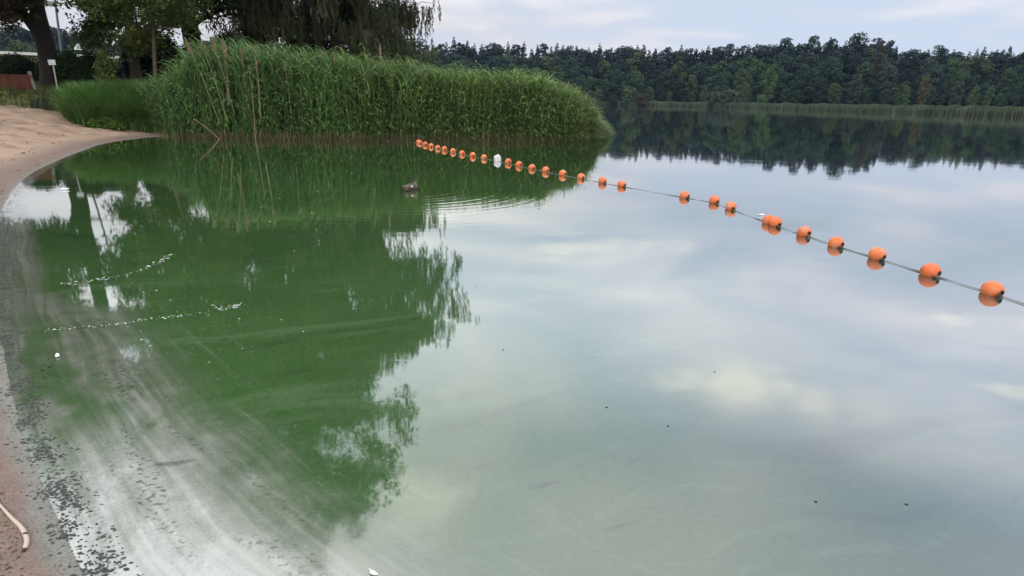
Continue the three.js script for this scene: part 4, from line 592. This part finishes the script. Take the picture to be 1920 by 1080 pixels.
/* ------------------------------------------------------------------ things on the bank */
{
  // flat roofed building beyond the shrubs
  const D = 62, a = ranged(14, 95, D), b = ranged(206, 102, D), mid = a.clone().lerp(b, 0.5), gy = heightAt(mid.x, mid.z), L = Math.hypot(b.x - a.x, b.z - a.z), turn = -Math.atan2(b.z - a.z, b.x - a.x), top = a.y - gy;
  const h = thing('flat_roofed_building', 'long low cream building with a flat white edged roof behind the shrubs', 'building', [mid.x, gy, mid.z], turn);
  const bx = (n, w, hh, d, x, y, z, m, p = h) => { const o = mesh(n, new THREE.BoxGeometry(w, hh, d), m, p); o.position.set(x, y, z); return o; };
  const cream = mat(0.5, 0.45, 0.34), white = mat(0.72, 0.72, 0.7), dark = mat(0.05, 0.055, 0.06, 0.2);
  bx('wall', L, top - 0.35, 6, 0, (top - 0.35) / 2, -3.4, cream); const roof = bx('roof', L + 1.2, 0.22, 7.4, 0, top - 0.18, -3.3, mat(0.3, 0.3, 0.29)); bx('fascia', L + 1.3, 0.2, 0.08, 0, 0.0, 3.75, white, roof);
  for (let i = 0; i < 5; i++) { const x = -L / 2 + 1.4 + i * (L - 2.8) / 4, wd = bx('window', 1.3, 1.0, 0.06, x, top - 1.5, -0.36, white); bx('pane', 1.1, 0.8, 0.04, 0, 0, 0.03, dark, wd); }
  // globe topped lamp over the roof
  const gp = ranged(140, 92, 57), gb = heightAt(gp.x, gp.z), lp = thing('globe_lamp', 'dark round headed lamp with a pale lower shade above the roof', 'lamp', [gp.x, gb, gp.z]);
  const gy1 = ranged(140, 88, 57).y - gb, gy2 = ranged(140, 70, 57).y - gb; mesh('post', limbGeo([V(0, 0, 0), V(0, gy2, 0)], [0.06, 0.05], 8), mat(0.06, 0.06, 0.06), lp); const hd = mesh('head', new THREE.SphereGeometry(0.26, 18, 14), mat(0.05, 0.05, 0.065, 0.4), lp); hd.position.y = gy2; hd.scale.set(1, 1.25, 1); const lo = mesh('shade', new THREE.CylinderGeometry(0.12, 0.26, 0.42, 18), mat(0.62, 0.62, 0.6), lp); lo.position.set(0.25, gy1, 0); 
  // tall lamp mast
  const mp = polar(127, 52), mb = heightAt(mp.x, mp.z), mast = thing('lamp_mast', 'tall thin grey lamp mast with two floodlights on a bracket', 'lamp mast', [mp.x, mb, mp.z]), tpt = ranged(103, 0, 52).sub(V(mp.x, mb, mp.z)), grey = mat(0.16, 0.17, 0.18, 0.5, { metalness: 0.3 });
  const dirM = tpt.clone().normalize(), topP = dirM.clone().multiplyScalar(tpt.length() * 1.45); mesh('pole', limbGeo([V(0, 0, 0), topP.clone().multiplyScalar(0.5), topP], [0.085, 0.07, 0.055], 10), grey, mast);
  const bp = ranged(105, 6, 52).sub(V(mp.x, mb, mp.z)); const br = mesh('bracket', limbGeo([V(-0.75, 0, 0), V(0.5, 0.0, 0)], [0.05, 0.05], 8), grey, mast); br.position.copy(bp);
  for (const x of [-0.75, -0.2]) { const f = new THREE.Group(); f.name = 'floodlight'; f.position.copy(bp).add(V(x, -0.05, 0.1)); f.rotation.x = 0.5; mast.add(f); const c = mesh('housing', new THREE.BoxGeometry(0.42, 0.3, 0.22), grey, f); const l = mesh('lens', new THREE.BoxGeometry(0.36, 0.24, 0.02), mat(0.6, 0.62, 0.65, 0.2), f); l.position.z = 0.12; }
  // sign on a pole
  const sp = ranged(105, 158, 33), sg = thing('notice_sign', 'small white notice board on a thin grey post beside the forked trunk', 'sign', [sp.x, heightAt(sp.x, sp.z) - 0.1, sp.z]); const st = ranged(99, 118, 33).sub(sg.position);
  mesh('post', limbGeo([V(0, 0, 0), st], [0.028, 0.028], 8), mat(0.42, 0.42, 0.4), sg); const bd = mesh('board', new THREE.BoxGeometry(0.25, 0.21, 0.02), mat(0.62, 0.63, 0.6, 0.6), sg); bd.position.copy(st).add(V(0, 0.02, 0.05)); bd.rotation.set(0, -0.6, 0.05); bd.rotation.y = 0.62;
  // red board fence
  const f0 = ranged(-40, 162, 35.5), f1 = ranged(66, 163, 35.5), fl = f0.distanceTo(f1), fy = Math.min(heightAt(f0.x, f0.z), heightAt(f1.x, f1.z)), fence = thing('board_fence', 'low red brown board fence at the top of the beach', 'fence', [f0.x, fy - 0.05, f0.z], -Math.atan2(f1.z - f0.z, f1.x - f0.x)), fh = ranged(30, 140, 35.5).y - fy + 0.05;
  const reds = [mat(0.2, 0.062, 0.04), mat(0.22, 0.07, 0.045), mat(0.18, 0.055, 0.036)], bg = new THREE.BoxGeometry(fl / 16 - 0.012, fh, 0.025); for (let i = 0; i < 16; i++) { const o = mesh('board', bg, reds[i % 3], fence); o.position.set((i + 0.5) * fl / 16, fh / 2 + 0.01 * ((i * 7) % 3), 0.003 * (i % 2)); } for (const y of [0.2, fh - 0.15]) { const o = mesh('rail', new THREE.BoxGeometry(fl, 0.07, 0.04), reds[2], fence); o.position.set(fl / 2, y, -0.04); }
  const pst = thing('fence_post', 'pale grey post at the end of the red board fence', 'post', [f1.x, heightAt(f1.x, f1.z) - 0.1, f1.z]); const ph = ranged(66, 134, 35.5).y - pst.position.y; const po = mesh('shaft', limbGeo([V(0, 0, 0), V(-0.12, ph, 0)], [0.085, 0.075], 8), mat(0.33, 0.32, 0.29), pst);
}

/* ------------------------------------------------------------------ small things on water and sand */
{
  const r = rng(171);
  // stick on the wet sand
  const S0 = (px, py) => { const p = ground(px, py, 0.03); p.y = heightAt(p.x, p.z); return p; };
  const sp = [[-40, 905], [-8, 935], [8, 952], [20, 965], [36, 980], [45, 995], [48, 1010], [43, 1024]].map(([x, y]) => S0(x, y).add(V(0, 0.006, 0))), o = sp[3].clone(), stick = thing('driftwood_stick', 'curved pale peeled stick lying on the wet sand', 'stick', [o.x, o.y, o.z]);
  const c = new THREE.CatmullRomCurve3(sp.map((p) => p.clone().sub(o))), cp = c.getPoints(28); mesh('wood', limbGeo(cp, cp.map((_, i) => (0.0042 + 0.0036 * sstep(4, 20, i)) * (1 + 0.08 * noise(i * 0.9, 3)) * (i > 26 ? 0.8 : 1)), 9), mat(0.5, 0.4, 0.31, 0.75), stick);
  const bk = mesh('bark_scar', new THREE.SphereGeometry(0.008, 10, 8), mat(0.07, 0.05, 0.04), stick); bk.position.copy(c.getPoint(0.72)).add(V(0.002, 0.007, 0)); bk.scale.set(1.2, 0.5, 0.7); const en = mesh('broken_end', new THREE.SphereGeometry(0.0075, 10, 8), mat(0.07, 0.045, 0.035), stick); en.position.copy(cp[28]);
  // dark weed and leaf bits washed along the waterline
  const bits = thing('washed_up_weed', 'band of dark weed scraps washed up along the waterline', null); bits.userData.kind = 'stuff';
  const bit = (seed) => { const q = rng(seed), g = new THREE.IcosahedronGeometry(1, 1), p = g.attributes.position; for (let i = 0; i < p.count; i++) { const x = p.getX(i), y = p.getY(i), z = p.getZ(i), k = 1 + 0.45 * noise(x * 1.7 + seed, z * 1.7 + y); p.setXYZ(i, x * k * 1.5, y * k * 0.3, z * k * 0.8); } g.computeVertexNormals(); return g; };
  const kinds = [bit(181), bit(182), bit(183)].map((g) => [g, []]);
  for (let i = 0; i < 14000; i++) {
    const want = -0.8 + 24 * Math.pow(r(), 2.3) + B0; let q = 1; while (q < BARC.length - 1 && BARC[q] < want) q++;
    const k = clamp((want - BARC[q - 1]) / (BARC[q] - BARC[q - 1])), A = BEACH[q - 1], Bq = BEACH[q], len = Math.hypot(Bq[0] - A[0], Bq[1] - A[1]), nx = -(Bq[1] - A[1]) / len, nz = (Bq[0] - A[0]) / len, t = want - B0;
    const off = -0.03 + (r() + r() + r() - 1.5) * 0.08 + 0.02 * noise(t * 3, 1), x = lerp(A[0], Bq[0], k) - nx * off, z = lerp(A[1], Bq[1], k) - nz * off;
    if (noise(x * 7, z * 7) + 0.6 * noise(x * 19, z * 19) < 0.05 && r() < 0.8) continue; if (t > 7 && r() < 0.75) continue;
    const s = (0.0018 + 0.0058 * r() * r()) * (t > 4 ? 1.4 : 1), d = 0.35 + 0.8 * r() * r();
    kinds[i % 3][1].push({ x, y: Math.max(0, heightAt(x, z)) + 0.0015, z, s, a: (r() - 0.5) * 1.2, tz: (r() - 0.5) * 0.4, c: [0.05 * d, 0.058 * d, 0.046 * d] });
  }
  const wetM = new THREE.MeshStandardMaterial({ roughness: 0.5 }); for (const [g, l] of kinds) instanced('weed_scraps', g, wetM, l, bits);
  // twigs and crumbs on the sand
  const crumbs = thing('beach_litter', 'scattered dark twig and leaf crumbs on the sand', null); crumbs.userData.kind = 'stuff'; const cl = [];
  for (let i = 0; i < 3600; i++) { const near = r() < 0.3, px = near ? lerp(-120, 110, r()) : lerp(-150, 260, r()), py = near ? lerp(620, 1090, r()) : lerp(190, 420, r()), p = ground(px, py, near ? 0.03 : 0.35), [d] = shore(p.x, p.z); if (d < 0.12) continue; if (!near && noise(p.x * 0.9, p.z * 1.4) < 0.05) continue; cl.push({ x: p.x, y: profile(d, p.x, p.z) + 0.001, z: p.z, s: near ? 0.0022 + 0.005 * r() ** 3 : 0.006 + 0.034 * r() ** 2, a: r() * 6.28, c: [0.09, 0.06, 0.042].map((v) => v * (0.5 + 0.8 * r())) }); }
  instanced('litter_crumbs', bit(184), mat(1, 1, 1, 0.95), cl, crumbs);
  // white flecks in two drift lines
  const flake = new THREE.CircleGeometry(1, 7); flake.rotateX(-Math.PI / 2); const line = (name, label, pts, n, spreadPx) => { const t = thing(name, label, null); t.userData.kind = 'stuff'; const l = []; for (let i = 0; i < n; i++) { const k = Math.pow(r(), 0.8) * (pts.length - 1), a = Math.min(pts.length - 2, Math.floor(k)), x = lerp(pts[a][0], pts[a + 1][0], k - a) + (r() - 0.5) * spreadPx, y = lerp(pts[a][1], pts[a + 1][1], k - a) + (r() + r() - 1) * spreadPx * 0.55, p = ground(x, y), big = r(); l.push({ x: p.x, y: 0.003 + 0.002 * r(), z: p.z, s: (0.0006 + 0.0016 * big * big * big) * Math.hypot(p.x, p.z), a: r() * 6.28, c: [0.5, 0.55, 0.44].map((v) => v * (0.7 + 0.4 * r())) }); } instanced('white_flecks', flake, mat(1, 1, 1, 0.9, { side: THREE.DoubleSide }), l, t); };
  line('foam_flecks', 'upper drift line of white flecks on the green water', [[95, 537], [150, 530], [215, 521], [262, 508], [300, 490], [320, 478]], 95, 7);
  line('foam_flecks', 'lower drift line of white flecks on the green water', [[84, 621], [130, 615], [200, 611], [260, 602], [330, 594], [400, 584]], 95, 6);
  line('foam_flecks', 'loose cluster of white and brown flecks on the green water', [[394, 573], [415, 580], [440, 576], [448, 572]], 70, 8);
  line('foam_flecks', 'fine scattered white specks over the green algae water', [[120, 420], [420, 330], [640, 470], [300, 700], [500, 620], [260, 560], [420, 820]], 70, 150);
  // feathers and scraps
  const feather = (px, py, L, turn, label, cat = 'feather') => { const p = ground(px, py), t = thing('floating_feather', label, cat, [p.x, 0.004, p.z], turn); const g = new THREE.SphereGeometry(1, 14, 10), q = g.attributes.position; for (let i = 0; i < q.count; i++) { const x = q.getX(i); q.setXYZ(i, x * L * 0.5, Math.max(-0.1, q.getY(i)) * L * 0.2 + L * 0.12 * x * x, q.getZ(i) * L * 0.2 * (1 - 0.4 * x)); } g.computeVertexNormals(); mesh('vane', g, mat(0.78, 0.78, 0.76, 0.8), t); mesh('quill', limbGeo([V(-L * 0.66, 0.008, 0), V(0, 0.01, 0), V(L * 0.48, L * 0.12, 0)], [0.0016, 0.0016, 0.0008], 5), mat(0.7, 0.68, 0.6), t); };
  feather(108, 669, 0.055, -0.9, 'white curled feather floating in the grey scum near the beach');
  feather(122, 356, 0.13, 0.3, 'white feather floating below the reflected trunk');
  feather(1428, 404, 0.09, 0.2, 'white scrap caught at the rope behind the touching floats', 'scrap');
  feather(1168, 345, 0.12, 1.2, 'white scrap at the rope beside the last float before the gap', 'scrap');
  feather(702, 1077, 0.035, -0.5, 'thin white scrap floating at the very bottom of the picture', 'scrap');
  feather(1076, 264, 0.3, 0.1, 'white scrap at the foot of the reed bed', 'scrap');
  const leafG = bit(186), leafM2 = mat(0.04, 0.035, 0.025, 0.8), spots = [[1340, 697, 'below the bright cloud reflection'], [845, 638, 'next to the edge of the tree reflection'], [943, 656, 'a little away from the edge of the tree reflection'], [1253, 799, 'alone in the grey green middle water'], [1530, 941, 'lowest of the dark specks on the open water'], [1700, 946, 'lone one towards the corner of the picture'], [891, 536, 'highest of the dark specks on the water'], [1137, 764, 'alone on the pale water between other specks']]; let first = null;
  spots.forEach(([x, y, where]) => { const p = ground(x, y); let t; if (!first) { t = first = thing('floating_speck', 'small dark leaf fragment floating ' + where, 'leaf', [0, 0, 0], 0, 'dark leaf fragments on the open water'); const m = mesh('leaf_blade', leafG, leafM2, t); m.scale.setScalar(0.005); } else t = copy(first, 'small dark leaf fragment floating ' + where); t.position.set(p.x, 0.002, p.z); t.rotation.y = x; });
}
renderer.render(scene, camera);
